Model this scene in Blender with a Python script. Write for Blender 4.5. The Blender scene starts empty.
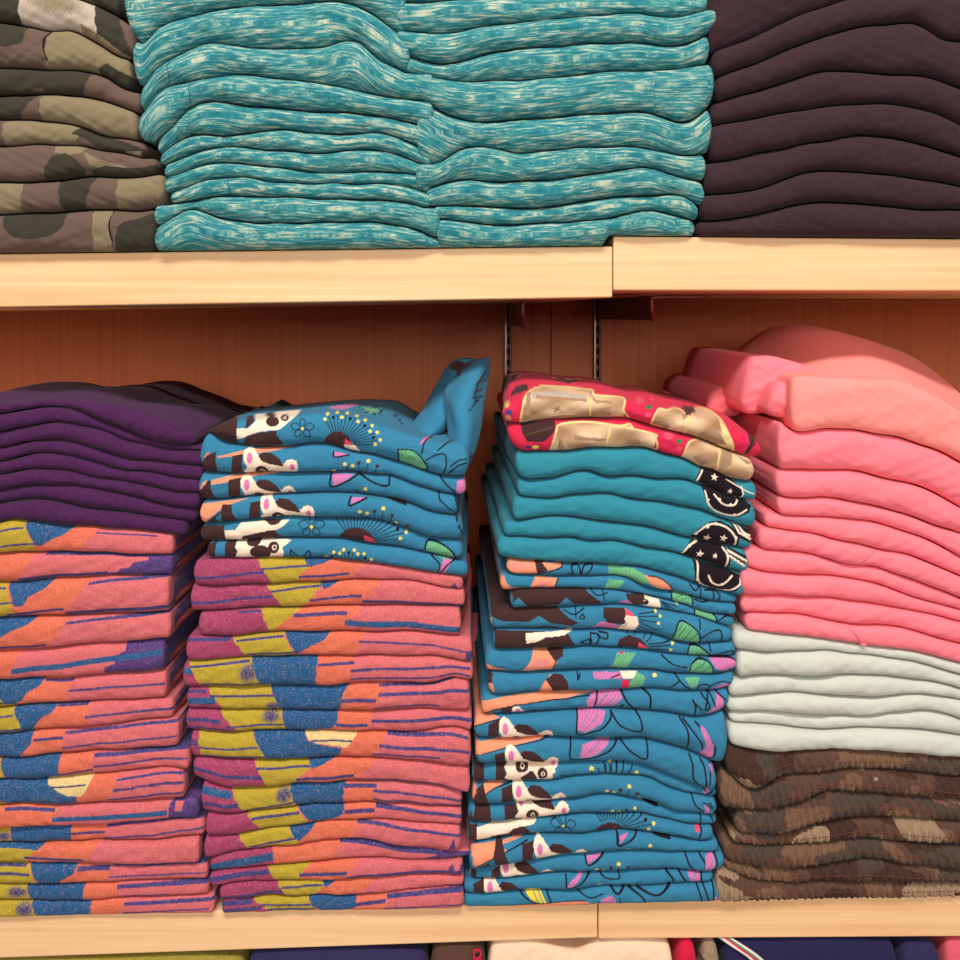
import bpy, math
import numpy as np
C = bpy.context.scene.collection
# ------------------------------------------------------------------ units
# one "p" is 0.7 mm on the front plane of the shelves; x to the right, y down, depth into the bay
S = 0.0007
EYE = 1.25            # camera height in metres
CX, CY, DIST = 470.0, 310.0, 857.0
def W3(x, d, y):      # p coordinates -> metres
    return np.stack([(np.asarray(x, float)-CX)*S, np.asarray(d, float)*S + 0*np.asarray(x, float), (CY-np.asarray(y, float))*S + EYE + 0*np.asarray(x, float)], -1)

def lin(c):
    c = np.asarray(c, float)/255.0
    return np.where(c <= 0.04045, c/12.92, ((c+0.055)/1.055)**2.4)

PAL = {  # printed and dyed cloth colours (sRGB); w also paints a highlight
 'K': (222,112,122), 'O': (232,118,94), 'Y': (192,170,54), 'B': (30,94,150), 'N': (66,66,132), 'V': (84,62,134),
 'M': (170,68,112), 'C': (238,214,150), 'U': (54,130,170), 'D': (68,44,46), 'W': (252,232,212), 'P': (246,156,122),
 'H': (226,122,184), 'G': (112,186,132), 'L': (30,22,32), 'y': (244,224,112), 'R': (222,44,84), 'T': (224,188,154),
 't': (50,140,164), 'h': (240,80,110), 'e': (240,208,172), 'k': (168,130,98), 'g': (40,128,84), 'S': (116,82,62), 'E': (134,122,98), 'F': (104,86,78), 'J': (60,58,50), 'w': (186,174,162),
 'q': (240,214,60)}
PAL = {k: lin(v) for k, v in PAL.items()}

# ------------------------------------------------------------------ materials
def new_mat(name):
    m = bpy.data.materials.new(name); m.use_nodes = True
    nt = m.node_tree; nt.nodes.clear()
    o = nt.nodes.new('ShaderNodeOutputMaterial'); b = nt.nodes.new('ShaderNodeBsdfPrincipled')
    nt.links.new(b.outputs[0], o.inputs[0])
    return m, nt, b
def nd(nt, t, **kw):
    n = nt.nodes.new(t)
    for k, v in kw.items(): setattr(n, k, v)
    return n
def mapping(nt, src, scale, loc=(0,0,0)):
    mp = nd(nt, 'ShaderNodeMapping'); mp.inputs['Scale'].default_value = scale; mp.inputs['Location'].default_value = loc
    nt.links.new(src, mp.inputs[0]); return mp.outputs[0]
def noise(nt, vec, scale, detail=3, rough=0.55, dist=0.0):
    n = nd(nt, 'ShaderNodeTexNoise'); n.inputs['Scale'].default_value = scale; n.inputs['Detail'].default_value = detail
    n.inputs['Roughness'].default_value = rough; n.inputs['Distortion'].default_value = dist
    nt.links.new(vec, n.inputs['Vector']); return n.outputs[0]
def ramp(nt, fac, stops, interp='LINEAR'):
    r = nd(nt, 'ShaderNodeValToRGB'); cr = r.color_ramp; cr.interpolation = interp
    while len(cr.elements) < len(stops): cr.elements.new(0.5)
    for e, (p, c) in zip(cr.elements, stops): e.position = p; e.color = (*c, 1)
    nt.links.new(fac, r.inputs[0]); return r.outputs[0]
def mixc(nt, a, b, fac, mode='MIX'):
    m = nd(nt, 'ShaderNodeMix', data_type='RGBA', blend_type=mode)
    for s, v in ((m.inputs[0], fac), (m.inputs[6], a), (m.inputs[7], b)):
        if hasattr(v, 'type') and hasattr(v, 'links'): nt.links.new(v, s)
        elif isinstance(v, (int, float)): s.default_value = v
        else: s.default_value = (*v, 1)
    return m.outputs[2]
def pat(nt):
    a = nd(nt, 'ShaderNodeAttribute', attribute_name='pat'); return a.outputs['Vector']
def fabric_finish(nt, b, vec, amt=0.25, rough=0.92, fine=0.9):
    n1 = noise(nt, mapping(nt, vec, (fine, fine, 1)), 1.0, 4, 0.7)
    bp = nd(nt, 'ShaderNodeBump'); bp.inputs['Strength'].default_value = amt; bp.inputs['Distance'].default_value = 0.0006
    nt.links.new(n1, bp.inputs['Height']); nt.links.new(bp.outputs[0], b.inputs['Normal'])
    b.inputs['Roughness'].default_value = rough
    b.inputs['Specular IOR Level'].default_value = 0.15
    b.inputs['Sheen Weight'].default_value = 0.06
def cloth(name, rgb, var=0.12, streak=(0.25, 1.2), amt=0.25, fine=0.9):
    m, nt, b = new_mat(name); v = pat(nt)
    c = lin(rgb); n = noise(nt, mapping(nt, v, (*streak, 1)), 1.0, 4, 0.6)
    col = ramp(nt, n, [(0.25, tuple(c*(1-var))), (0.75, tuple(np.minimum(c*(1+var), 1)))])
    nt.links.new(col, b.inputs['Base Color']); fabric_finish(nt, b, v, amt, fine=fine); return m
def printed(name, var=0.1, streak=(0.5, 1.6), amt=0.2, speck=0.0):
    m, nt, b = new_mat(name); v = pat(nt)
    a = nd(nt, 'ShaderNodeAttribute', attribute_name='col')
    n = noise(nt, mapping(nt, v, (*streak, 1)), 1.0, 4, 0.75)
    k = ramp(nt, n, [(0.34, (1-var,)*3), (0.66, (1.0,)*3)])
    col = mixc(nt, a.outputs['Color'], k, 1.0, 'MULTIPLY')
    if speck:
        n2 = noise(nt, mapping(nt, v, (0.45, 0.75, 1), (7, 3, 0)), 1.0, 2, 0.8)
        f = ramp(nt, n2, [(0.5, (0,)*3), (0.72, (speck,)*3)])
        col = mixc(nt, col, lin((250, 190, 160)), f)
    nt.links.new(col, b.inputs['Base Color']); fabric_finish(nt, b, v, amt); return m
def marl(name):
    m, nt, b = new_mat(name); v = pat(nt)
    n = noise(nt, mapping(nt, v, (0.05, 0.5, 1)), 1.0, 3, 0.62, 0.1)
    n2 = noise(nt, mapping(nt, v, (0.25, 1.1, 1), (3, 9, 1)), 1.0, 2, 0.7)
    s = nd(nt, 'ShaderNodeMath', operation='MULTIPLY_ADD'); s.inputs[1].default_value = 0.35
    nt.links.new(n2, s.inputs[0]); nt.links.new(n, s.inputs[2])
    col = ramp(nt, s.outputs[0], [(0.45, tuple(lin((22,104,120)))), (0.63, tuple(lin((44,126,138)))), (0.71, tuple(lin((82,148,150)))), (0.80, tuple(lin((158,182,168)))), (0.92, tuple(lin((206,204,182))))])
    nt.links.new(col, b.inputs['Base Color']); fabric_finish(nt, b, v, 0.3); return m
def camo(name):
    m, nt, b = new_mat(name); v = pat(nt)
    n = noise(nt, mapping(nt, v, (0.012, 0.024, 1)), 1.0, 2, 0.5, 0.4)
    n2 = noise(nt, mapping(nt, v, (0.014, 0.028, 1), (40, 11, 5)), 1.0, 2, 0.5, 0.4)
    c1 = ramp(nt, n, [(0.0, tuple(lin((74,52,44)))), (0.45, tuple(lin((98,72,60)))), (0.56, tuple(lin((122,94,76))))], 'CONSTANT')
    f = ramp(nt, n2, [(0.0, (0,)*3), (0.585, (1,)*3)], 'CONSTANT')
    c2 = mixc(nt, c1, lin((160,136,112)), f)
    f3 = ramp(nt, n2, [(0.0, (1,)*3), (0.40, (0,)*3)], 'CONSTANT')
    c3 = mixc(nt, c2, lin((84,70,62)), f3)
    n3 = noise(nt, mapping(nt, v, (0.8, 0.25, 1)), 1.0, 3, 0.7)
    k = ramp(nt, n3, [(0.3, (0.78,)*3), (0.7, (1.0,)*3)])
    col = mixc(nt, c3, k, 1.0, 'MULTIPLY')
    nt.links.new(col, b.inputs['Base Color']); fabric_finish(nt, b, v, 0.35); return m
def plain(name, rgb, rough=0.6, metal=0.0):
    m, nt, b = new_mat(name)
    tc = nd(nt, 'ShaderNodeTexCoord'); n = noise(nt, tc.outputs['Object'], 60.0, 3)
    c = lin(rgb); col = ramp(nt, n, [(0.3, tuple(c*0.9)), (0.7, tuple(np.minimum(c*1.05, 1)))])
    nt.links.new(col, b.inputs['Base Color']); b.inputs['Roughness'].default_value = rough; b.inputs['Metallic'].default_value = metal
    return m
def wood(name, a, c, sx=3.0, sz=110.0, vertical=False, rough=0.45):
    m, nt, b = new_mat(name)
    g = nd(nt, 'ShaderNodeNewGeometry'); sc = (sz, sz, sx) if vertical else (sx, sz, sz)
    n = noise(nt, mapping(nt, g.outputs['Position'], sc), 1.0, 5, 0.6, 0.6)
    n2 = noise(nt, mapping(nt, g.outputs['Position'], tuple(q*6 for q in sc)), 1.0, 2, 0.6)
    s = nd(nt, 'ShaderNodeMath', operation='MULTIPLY_ADD'); s.inputs[1].default_value = 0.3
    nt.links.new(n2, s.inputs[0]); nt.links.new(n, s.inputs[2])
    col = ramp(nt, s.outputs[0], [(0.45, tuple(lin(a))), (0.85, tuple(lin(c)))])
    nt.links.new(col, b.inputs['Base Color']); b.inputs['Roughness'].default_value = rough
    b.inputs['Specular IOR Level'].default_value = 0.3
    return m
MAT = {
 'knit': printed('striped_knit', 0.30, (0.34, 0.7), 0.5, speck=0.2),
 'jersey': printed('printed_jersey', 0.13, (0.16, 0.7), 0.35),
 'twill': printed('camouflage_twill', 0.14, (0.9, 0.9), 0.3),
 'purple': cloth('purple_cotton', (72,34,80), 0.28, (0.3, 0.5), 0.4),
 'plum': cloth('plum_cotton', (56,38,46), 0.22, (0.35, 0.5), 0.4),
 'pink': cloth('pink_jersey', (255,130,146), 0.07, (0.06, 0.5)),
 'salmon': cloth('salmon_jersey', (255,150,146), 0.07, (0.06, 0.5)),
 'mint': cloth('pale_mint_jersey', (200,207,198), 0.06, (0.2, 0.6)),
 'marl': marl('teal_marl_jersey'), 'camo': camo('brown_camouflage_cotton'),
 'cream': cloth('cream_cotton', (236,206,178), 0.05), 'navy': cloth('navy_cotton', (38,36,76), 0.2),
 'red': cloth('red_cotton', (206,30,66), 0.1), 'brown': cloth('brown_cotton', (86,60,52), 0.2),
 'olive': cloth('olive_marl_cotton', (150,138,60), 0.3, (0.6, 0.9)), 'dark': cloth('dark_blue_cotton', (48,44,84), 0.3),
 'blue': cloth('blue_jersey', (40,112,156), 0.08), 'rose': cloth('rose_cotton', (214,90,110), 0.1),
 'rope': cloth('rust_overlock_thread', (140,56,54), 0.75, (1.6, 0.2)),
 'thread': cloth('rust_thread', (124,74,54), 0.2), 'tealthread': cloth('dark_teal_thread', (14,74,88), 0.1), 'black': cloth('black_thread', (26,20,26), 0.1),
 'maple': wood('maple_laminate', (230,182,132), (246,208,164), sx=2.0, sz=90.0),
 'panel': wood('brown_back_panel', (188,106,70), (202,120,80), sx=1.5, sz=160.0, vertical=True, rough=0.6),
 'metal': plain('brown_chrome', (150,120,110), 0.3, 0.9), 'slot': plain('black_slot', (14,10,10), 0.8),
 'bracket': plain('bronze_bracket', (92,50,38), 0.45, 0.2), 'floor': plain('beige_floor_tile', (190,170,150), 0.5),
 'wtrim': cloth('white_trim', (226,214,206), 0.05), 'gtrim': cloth('green_trim', (60,140,110), 0.05),
}
# ------------------------------------------------------------------ mesh helpers
def link_mesh(name, verts, quads, mat, parent=None, attrs=None, smooth=True):
    me = bpy.data.meshes.new(name); verts = np.asarray(verts, np.float32); quads = np.asarray(quads, np.int32)
    n = quads.shape[1]
    me.vertices.add(len(verts)); me.vertices.foreach_set('co', verts.ravel())
    me.loops.add(quads.size); me.loops.foreach_set('vertex_index', quads.ravel())
    me.polygons.add(len(quads)); me.polygons.foreach_set('loop_start', np.arange(0, quads.size, n, dtype=np.int32))
    me.polygons.foreach_set('loop_total', np.full(len(quads), n, np.int32))
    me.update(calc_edges=True)
    me.polygons.foreach_set('use_smooth', np.full(len(quads), smooth))
    for k, (kind, arr) in (attrs or {}).items():
        a = me.attributes.new(k, kind, 'POINT')
        a.data.foreach_set('color' if kind == 'FLOAT_COLOR' else 'vector', np.asarray(arr, np.float32).ravel())
    me.materials.append(MAT[mat]); o = bpy.data.objects.new(name, me); C.objects.link(o)
    if parent is not None: o.parent = parent
    return o
def grid_quads(nu, nv, closed_v=True):
    i = np.arange(nu-1)[:, None]; jn = nv if closed_v else nv-1; j = np.arange(jn)[None, :]
    a = i*nv+j; b = i*nv+(j+1) % nv; c = (i+1)*nv+(j+1) % nv; d = (i+1)*nv+j
    return np.stack([a, d, c, b], -1).reshape(-1, 4)
def box_mesh(name, xs, ds, ys, mat, parent=None, bev=0.0):
    """box; ys = ((top left, top right), (bottom left, bottom right)) in p"""
    import bmesh
    bm = bmesh.new(); vs = []
    for d in ds:
        for iy in (0, 1):
            for ix in (0, 1): vs.append(bm.verts.new(W3(xs[ix], d, ys[iy][ix])))
    for f in ((0,1,3,2), (4,6,7,5), (0,4,5,1), (2,3,7,6), (0,2,6,4), (1,5,7,3)): bm.faces.new([vs[k] for k in f])
    bmesh.ops.recalc_face_normals(bm, faces=bm.faces)
    if bev: bmesh.ops.bevel(bm, geom=list(bm.edges), offset=bev*S, segments=3, affect='EDGES', profile=0.5)
    me = bpy.data.meshes.new(name); bm.to_mesh(me); bm.free(); me.materials.append(MAT[mat])
    o = bpy.data.objects.new(name, me); C.objects.link(o)
    if parent is not None: o.parent = parent
    return o
def tube(name, pts, rad, mat, parent=None, nseg=10, rib=0.0, flat=1.0, sub=8, close=True):
    """tube through points (x, depth, y); rad one value or one per point; rib adds thread rings"""
    P = np.asarray(pts, float); r = np.full(len(P), rad, float) if np.isscalar(rad) else np.asarray(rad, float)
    t = np.linspace(0, len(P)-1, (len(P)-1)*sub+1); k = np.arange(len(P))
    Q = np.stack([curve1(k, P[:, i], t) for i in range(3)], -1); R = curve1(k, r, t)
    T = np.gradient(Q, axis=0); T /= np.linalg.norm(T, axis=1, keepdims=True)+1e-9
    A = np.cross(T, np.array([0.13, 0.05, 1.0])); A /= np.linalg.norm(A, axis=1, keepdims=True)+1e-9; Bn = np.cross(T, A)
    if close: Q = np.vstack([Q[:1], Q, Q[-1:]]); A = np.vstack([A[:1], A, A[-1:]]); Bn = np.vstack([Bn[:1], Bn, Bn[-1:]]); R = np.concatenate([[0.001], R, [0.001]])
    th = np.linspace(0, 2*np.pi, nseg, endpoint=False)
    if rib: R = R*(1+rib*np.sin(np.arange(len(R))*np.pi*0.8))
    V = Q[:, None]+R[:, None, None]*(A[:, None]*np.cos(th)[None, :, None]+flat*Bn[:, None]*np.sin(th)[None, :, None])
    al = np.arange(len(Q))[:, None]+0*th[None]; pv = np.stack([al*1.2, 0*al+th[None]*3, 0*al], -1)
    return link_mesh(name, W3(V[..., 0], V[..., 1], V[..., 2]).reshape(-1, 3), grid_quads(len(Q), nseg), mat, parent, {'pat': ('FLOAT_VECTOR', pv.reshape(-1, 3))})
def curve1(xk, yk, x):
    """smooth curve through knots, held flat outside"""
    xk = np.asarray(xk, float); yk = np.asarray(yk, float); x = np.clip(x, xk[0], xk[-1])
    if len(xk) < 3: return np.interp(x, xk, yk)
    s = np.diff(yk)/np.diff(xk); m = np.zeros(len(xk)); m[1:-1] = (s[1:]*np.diff(xk)[:-1]+s[:-1]*np.diff(xk)[1:])/(xk[2:]-xk[:-2]); m[0] = s[0]; m[-1] = s[-1]
    i = np.clip(np.searchsorted(xk, x)-1, 0, len(xk)-2); h = xk[i+1]-xk[i]; t = (x-xk[i])/h
    return (2*t**3-3*t**2+1)*yk[i]+(t**3-2*t**2+t)*h*m[i]+(-2*t**3+3*t**2)*yk[i+1]+(t**3-t**2)*h*m[i+1]
def wob(x, y, seed, fx, fy, n=5):
    r = np.random.RandomState(seed); o = 0
    for k in range(n):
        a = r.uniform(0.5, 1.6, 2)*r.choice([-1, 1], 2); o = o+np.sin(x*fx*a[0]+y*fy*a[1]+r.uniform(0, 6.3))/(1+0.4*k)
    return o/2.6

# ------------------------------------------------------------------ print rasteriser (vector shapes evaluated per vertex)
class Ink:
    def __init__(s, x, y, v, base):
        s.x, s.y, s.v = x, y, v; s.base = base; s.col = np.tile(PAL[base], (len(x), 1)); s.z = (0., 0., 1.)
    def put(s, m, c): s.col[m] = PAL[c]
    def soft(s, idx, al, c): k = al > 0.01; i = idx[k]; al = al[k][:, None]; s.col[i] = s.col[i]*(1-al)+PAL[c]*al
    def poly(s, P, c, Y=None):
        Y = s.y if Y is None else Y; P = np.asarray(P, float).reshape(-1, 2)
        idx = np.nonzero((s.x >= P[:, 0].min()) & (s.x <= P[:, 0].max()) & (Y >= P[:, 1].min()) & (Y <= P[:, 1].max()))[0]
        if not len(idx): return
        x, y = s.x[idx], Y[idx]; ins = np.zeros(len(idx), bool); n = len(P)
        for i in range(n):
            x0, y0 = P[i]; x1, y1 = P[(i+1) % n]
            if y0 == y1: continue
            c_ = (y0 > y) != (y1 > y); ins ^= c_ & (x < (x1-x0)*(y-y0)/(y1-y0)+x0)
        s.put(idx[ins], c); i = idx[ins]
        if c in 'HG' and Y is s.y and s.base == 'U':      # scribbled fill
            m_ = np.sin((s.x[i]*0.85+s.y[i]*(0.75 if c == 'H' else 0.55))*1.9+0.8*np.sin(s.y[i]*0.9)) > (0.62 if c == 'H' else 0.8)
            s.col[i[m_]] = 0.55*PAL['U']+0.45*PAL[c]
        if c == 'T':                                      # sepia photographic patchwork
            f_ = np.clip(0.5+0.75*wob(s.x[i], s.y[i], 5, 0.11, 0.16), 0, 1)[:, None]; s.col[i] = PAL['e']*f_+PAL['k']*(1-f_)
        if c == 'S': s.col[i] = s.col[i]*0.6+PAL['T']*0.4
    def line(s, P, w, c):
        P = np.asarray(P, float).reshape(-1, 2)
        if len(P) > 2:
            k = np.arange(len(P)); t = np.linspace(0, len(P)-1, (len(P)-1)*5+1); P = np.stack([curve1(k, P[:, 0], t), curve1(k, P[:, 1], t)], -1)
        for a, b in zip(P[:-1], P[1:]):
            idx = np.nonzero((s.x >= min(a[0], b[0])-w) & (s.x <= max(a[0], b[0])+w) & (s.y >= min(a[1], b[1])-w) & (s.y <= max(a[1], b[1])+w))[0]
            if not len(idx): continue
            d = b-a; L = d@d+1e-9; q = np.clip(((s.x[idx]-a[0])*d[0]+(s.y[idx]-a[1])*d[1])/L, 0, 1)
            e = np.hypot(s.x[idx]-a[0]-q*d[0], s.y[idx]-a[1]-q*d[1]); s.soft(idx, np.clip((w/2-e)/0.5+0.5, 0, 1), c)
    def ell(s, cx, cy, rx, ry, c): s.put(((s.x-cx)/rx)**2+((s.y-cy)/ry)**2 < 1, c)
    def tr(s, P):
        P = np.asarray(P, float).reshape(-1, 2); return P/s.z[2]+np.array(s.z[:2])
    def run(s, text):
        for cmd in text.replace('\n', ' ').split(';'):
            f = cmd.split()
            if not f: continue
            k = f[0]; c = f[1]
            if k == 'z': s.z = tuple(float(q) for q in f[1:4]); continue
            n = [float(q) for q in f[(1 if k in 'F' else 2):]]
            if k == 'q':
                a, b, c0, d = n; lo = a+(c0-a)*s.v; hi = b+(d-b)*s.v
                hi = hi+0.7*np.sin(s.v*17+b); lo = lo+0.7*np.sin(s.v*15+a)
                s.put((s.x > lo) & (s.x < hi), c)
            elif k == 'v': s.poly(n, c, s.v)
            elif k == 's':
                x0, v0, x1, v1, w = n; vv = v0+(v1-v0)*(s.x-x0)/(x1-x0); jit = 0.2*np.sin(s.x*0.7)+0.2*np.sin(s.x*1.9)
                k_ = np.nonzero((s.x > x0) & (s.x < x1))[0]; s.soft(k_, np.clip(((w*1.4+jit)[k_]/2-(np.abs(s.v-vv)*s.h)[k_])/0.5+0.5, 0, 1), c)
            elif k == 'b':
                cx, cv, rx, rv = n; q = ((s.x-cx)/rx)**2+((s.v-cv)/rv)**2; nz = np.sin(s.x*3.1)*np.sin(s.y*2.7+s.x)
                s.put(q+0.7*nz < 0.6, c)
            elif k == 'p': s.poly(s.tr(n), c)
            elif k == 'l': s.line(s.tr(n[1:]), n[0]/s.z[2]*1.5, c)
            elif k == 'e': (a,), r = s.tr(n[:2]), (n[2]/s.z[2], n[3]/s.z[2]); s.ell(a[0], a[1], r[0], r[1], c)
            elif k == '*':
                (a,) = s.tr(n[:2]); r = n[2]/s.z[2]; P = [(a[0]+(r if i % 2 == 0 else r*0.42)*math.sin(i*math.pi/5+.2), a[1]-(r if i % 2 == 0 else r*0.42)*math.cos(i*math.pi/5+.2)) for i in range(10)]; s.poly(P, c)
            elif k == 'f':     # five petal outline flower
                (a,) = s.tr(n[:2]); r = n[2]/s.z[2]
                for i in range(5):
                    th = i*2*math.pi/5-0.3; u = np.array([math.cos(th), math.sin(th)*0.8]); w_ = np.array([-u[1], u[0]])
                    s.line(np.array([a+u*r*.15, a+u*r*.6+w_*r*.3, a+u*r, a+u*r*.6-w_*r*.3, a+u*r*.15]), 0.8, c)
                s.ell(a[0], a[1], r*.12, r*.12, 'y')
            elif k == 'r':     # rays cx cy r0 r1 a0 a1 count, dots on the ends
                (a,) = s.tr(n[:2]); r0, r1 = n[2]/s.z[2], n[3]/s.z[2]
                for i in range(int(n[6])):
                    th = math.radians(n[4]+(n[5]-n[4])*i/(n[6]-1)); u = np.array([math.cos(th), -math.sin(th)*0.8]); e = r1*(1 if i % 2 else .86)
                    s.line(np.array([a+u*r0, a+u*e]), 0.9, c); b_ = a+u*(e+1); s.ell(b_[0], b_[1], 1.7, 1.7, 'L' if i % 4 == 2 else 'y')
            elif k == 'd':     # stalks with dots: x0 y0 x1 y1 pairs, colour of the dot c
                s.line(s.tr(n[:4]), 0.8, 'L'); (b_,) = s.tr(n[2:4]); s.ell(b_[0], b_[1], 1.9, 1.9, c)
            elif k == 'F':     # ring tailed lemur face, placed by its left ear; third value 1 adds the neck bands and the peach bar
                g = s.z[2]/6; ex, ey = n[0], n[1]; full = len(n) < 3
                def T(L_): L_ = np.asarray(L_, float).reshape(-1, 2)*g+np.array([ex, ey]); return s.tr(L_)
                if full:
                    s.poly(T([-215,-65,-100,-74,235,-90,100,-64,-100,-28,-210,0]), 'P'); s.line(T([-210,2,-100,-25,100,-60,235,-86]), .8, 'L')
                    s.poly(T([-100,-5,-35,-20,-40,40,-15,70,-35,110,-25,150,-25,200,-95,200,-90,70]), 'D')
                    s.poly(T([-225,10,-205,10,-195,50,-160,75,-160,200,-225,200]), 'D')
                s.poly(T([-38,-20,-30,-42,-8,-54,20,-44,42,-18,60,-2,150,10,205,42,222,20,250,12,276,24,286,52,280,82,258,102,268,112,245,130,250,150,240,185,60,190,0,190,-20,165,-40,150,-25,120,-40,90,-15,65,-35,20]), 'W')
                def E(cx, cy, rx, ry, c_): (a_,) = T([cx, cy]); s.ell(a_[0], a_[1], rx/6, ry/6, c_)
                E(0, 8, 17, 32, 'H'); E(252, 62, 14, 22, 'H')
                s.poly(T([50,-5,75,-25,130,-20,175,10,200,45,200,58,120,45,70,25]), 'D')
                E(65, 88, 38, 33, 'D'); E(68, 88, 13, 13, 'W'); E(68, 88, 8, 8, 'D'); E(187, 127, 30, 33, 'D'); E(190, 128, 13, 13, 'W'); E(190, 128, 8, 8, 'D')
                s.poly(T([60,150,90,130,110,115,130,112,150,140,160,175,150,195,60,190]), 'D')

# ------------------------------------------------------------------ folded garments
def parse(c): 
    a = np.array([[float(q) for q in t.split(',')] for t in c.split()]); return a[:, 0], a[:, 1]
class Garment:
    def __init__(s, L, R, top, bot, y0=0, depth=330, fl=0, fr=0, bk=None, bkd=250, bulge=0.52, wr=0.5, seed=1, ruffle=0, n=2.3, rc=7, layers=2, re=4.0, dome=0):
        s.__dict__.update(locals()); s.top = top if callable(top) else (lambda x, k=parse(top): curve1(*k, x)); s.bot = bot if callable(bot) else (lambda x, k=parse(bot): curve1(*k, x))
        if bk:
            kx, ky = parse(bk); f = 1+bkd/DIST; s.bkx = CX+(kx-CX)*f; s.bky = CY+(ky-CY)*f
    def front(s, x, sn, t=1.0, e=1e9):
        """front fold: sn = signed height on the fold, -1 bottom .. 1 top -> (depth, y)"""
        tp, bt = s.top(x), s.bot(x); h = np.maximum(bt-tp, 3.0)-1.3; zc = (tp+bt)/2; a = h/2*t
        b = np.clip(h*s.bulge, 2.5, 13)
        q = np.clip(1-np.abs(sn)**s.n, 0, 1)**(1/s.n)
        er = np.clip(1-np.minimum(e, s.rc)/s.rc, 0, 1); back = s.rc*(1-np.sqrt(np.clip(1-er**2, 0, 1)))*0.8
        y = zc-a*sn
        w = s.wr*(wob(x, y, s.seed, 0.045, 0.16)+0.45*wob(x, y, s.seed+7, 0.17, 0.35))*np.sqrt(q)
        if s.ruffle:
            ph = wob(x, y, s.seed+3, 0.03, 0.02)*3
            w = w+s.ruffle*(np.sin(x*1.18+y*0.22+ph)+0.7*np.sin(x*0.71-y*0.3+2*ph))*(0.35+0.65*np.minimum(1, 3.2*np.abs(sn+0.05)))*np.minimum(1, q*1.6)
        w = w+0.5*s.wr*wob(x, y, s.seed+21, 0.3, 0.5)*np.abs(sn)**0.5*np.sqrt(q)
        return s.y0-b*q+back-w*np.clip(t, 0, 1), y
    def build(s, name, mat, ink=None, base='K', proj=False, du=0.75, parent=None, side=None):
        tl = np.array([0, .2, .4, .58, .74, .87, .95]); el = s.re*(1-(1-tl**2.4)**(1/2.4))
        mid = np.linspace(s.L+s.re, s.R-s.re, max(int((s.R-s.L-2*s.re)/du), 8))
        x = np.concatenate([s.L+el, mid, (s.R-el)[::-1]]); t = np.concatenate([tl, np.ones(len(mid)), tl[::-1]]); e = np.minimum(x-s.L, s.R-x)
        tp, bt = s.top(x), s.bot(x); h = np.maximum(bt-tp, 3.0)-1.3; zc = (tp+bt)/2; b = np.clip(h*s.bulge, 2.5, 13)
        hm = float(np.percentile(h, 80)); nf = int(np.clip(hm/(0.5 if ink is not None else 1.3), 10, 110))
        th = np.linspace(-np.pi/2, np.pi/2, nf); sn = np.sign(np.sin(th))*np.abs(np.sin(th))**(2/2.4)
        X = x[:, None]+0*sn[None]; Tm = t[:, None]; E = e[:, None]
        D, Y = s.front(X, sn[None], Tm, E)
        K = 14 if s.bk else 7; kk = (np.arange(1, K+1)/K)**1.5
        d0 = D[:, -1:]; d1 = D[:, :1]; top0 = Y[:, -1:]; bot0 = Y[:, :1]
        Dt = d0+(s.y0+s.depth-d0)*kk; Xt = x[:, None]+0*kk
        if s.bk:
            fe = np.clip(kk*s.depth/s.bkd, 0, 1.3); yb = curve1(s.bkx, s.bky, x)[:, None]; g = 1-(1-np.minimum(fe, 1))**1.8
            Yt = top0*(1-g)+yb*g+np.maximum(0, fe-1)*40 - s.dome*np.sin(np.pi*np.minimum(fe, 1))
            Yt = Yt*1+0.8*wob(Xt, Dt, s.seed+9, 0.03, 0.03)*np.minimum(fe*3, 1)
            Yt = np.minimum(Yt, bot0-3*np.minimum(1, Tm)); Yt = zc[:, None]*(1-Tm)+Yt*Tm if False else np.where(Tm < 1, zc[:, None]+(Yt-zc[:, None])*Tm, Yt)
        else: Yt = top0+0*kk
        Db = (d1+(s.y0+s.depth-d1)*kk)[:, ::-1]; Yb = bot0+0*kk
        sh_ = 0.3*np.minimum(kk*3, 1)*Tm; VX = np.hstack([X, Xt, Xt]); VD = np.hstack([D, Dt, Db]); VY = np.hstack([Y, Yt+sh_, Yb-sh_[:, ::-1]])
        PX, PY = VX.copy(), VY.copy()
        # folded layers showing on the side faces
        side_w = np.exp(-E/1.6)*np.where(VX < (s.L+s.R)/2, 1, -1); lay = np.abs(np.cos(np.pi*s.layers*(VY-tp[:, None])/np.maximum(h[:, None], 1)+0.3+0.004*VD))
        VX = VX+side_w*(1.7*(1-lay**0.5)+0.9*wob(VD, VY, s.seed+4, 0.03, 0.1))*np.clip((VD-s.y0)/12, 0, 1)
        f = np.clip((VD-s.y0)/s.depth, 0, 1)**0.8; u = (PX-s.L)/(s.R-s.L)
        VX = VX-s.fl*f*(1-u)+s.fr*f*u
        V = W3(VX, VD, VY).reshape(-1, 3); attrs = {}
        vv = (PY-tp[:, None])/np.maximum(h[:, None], 1)
        arc = np.where(VD > s.y0+1, -(VD-s.y0)*0.9, 0)*(PY < zc[:, None])+np.where(PY >= zc[:, None], (VD-s.y0)*0.3, 0)
        pv = np.stack([PX+s.seed*137.0, (vv*h[:, None])+arc+s.seed*53.0, np.full_like(PX, s.seed*3.7)], -1)
        attrs['pat'] = ('FLOAT_VECTOR', pv.reshape(-1, 3))
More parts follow.
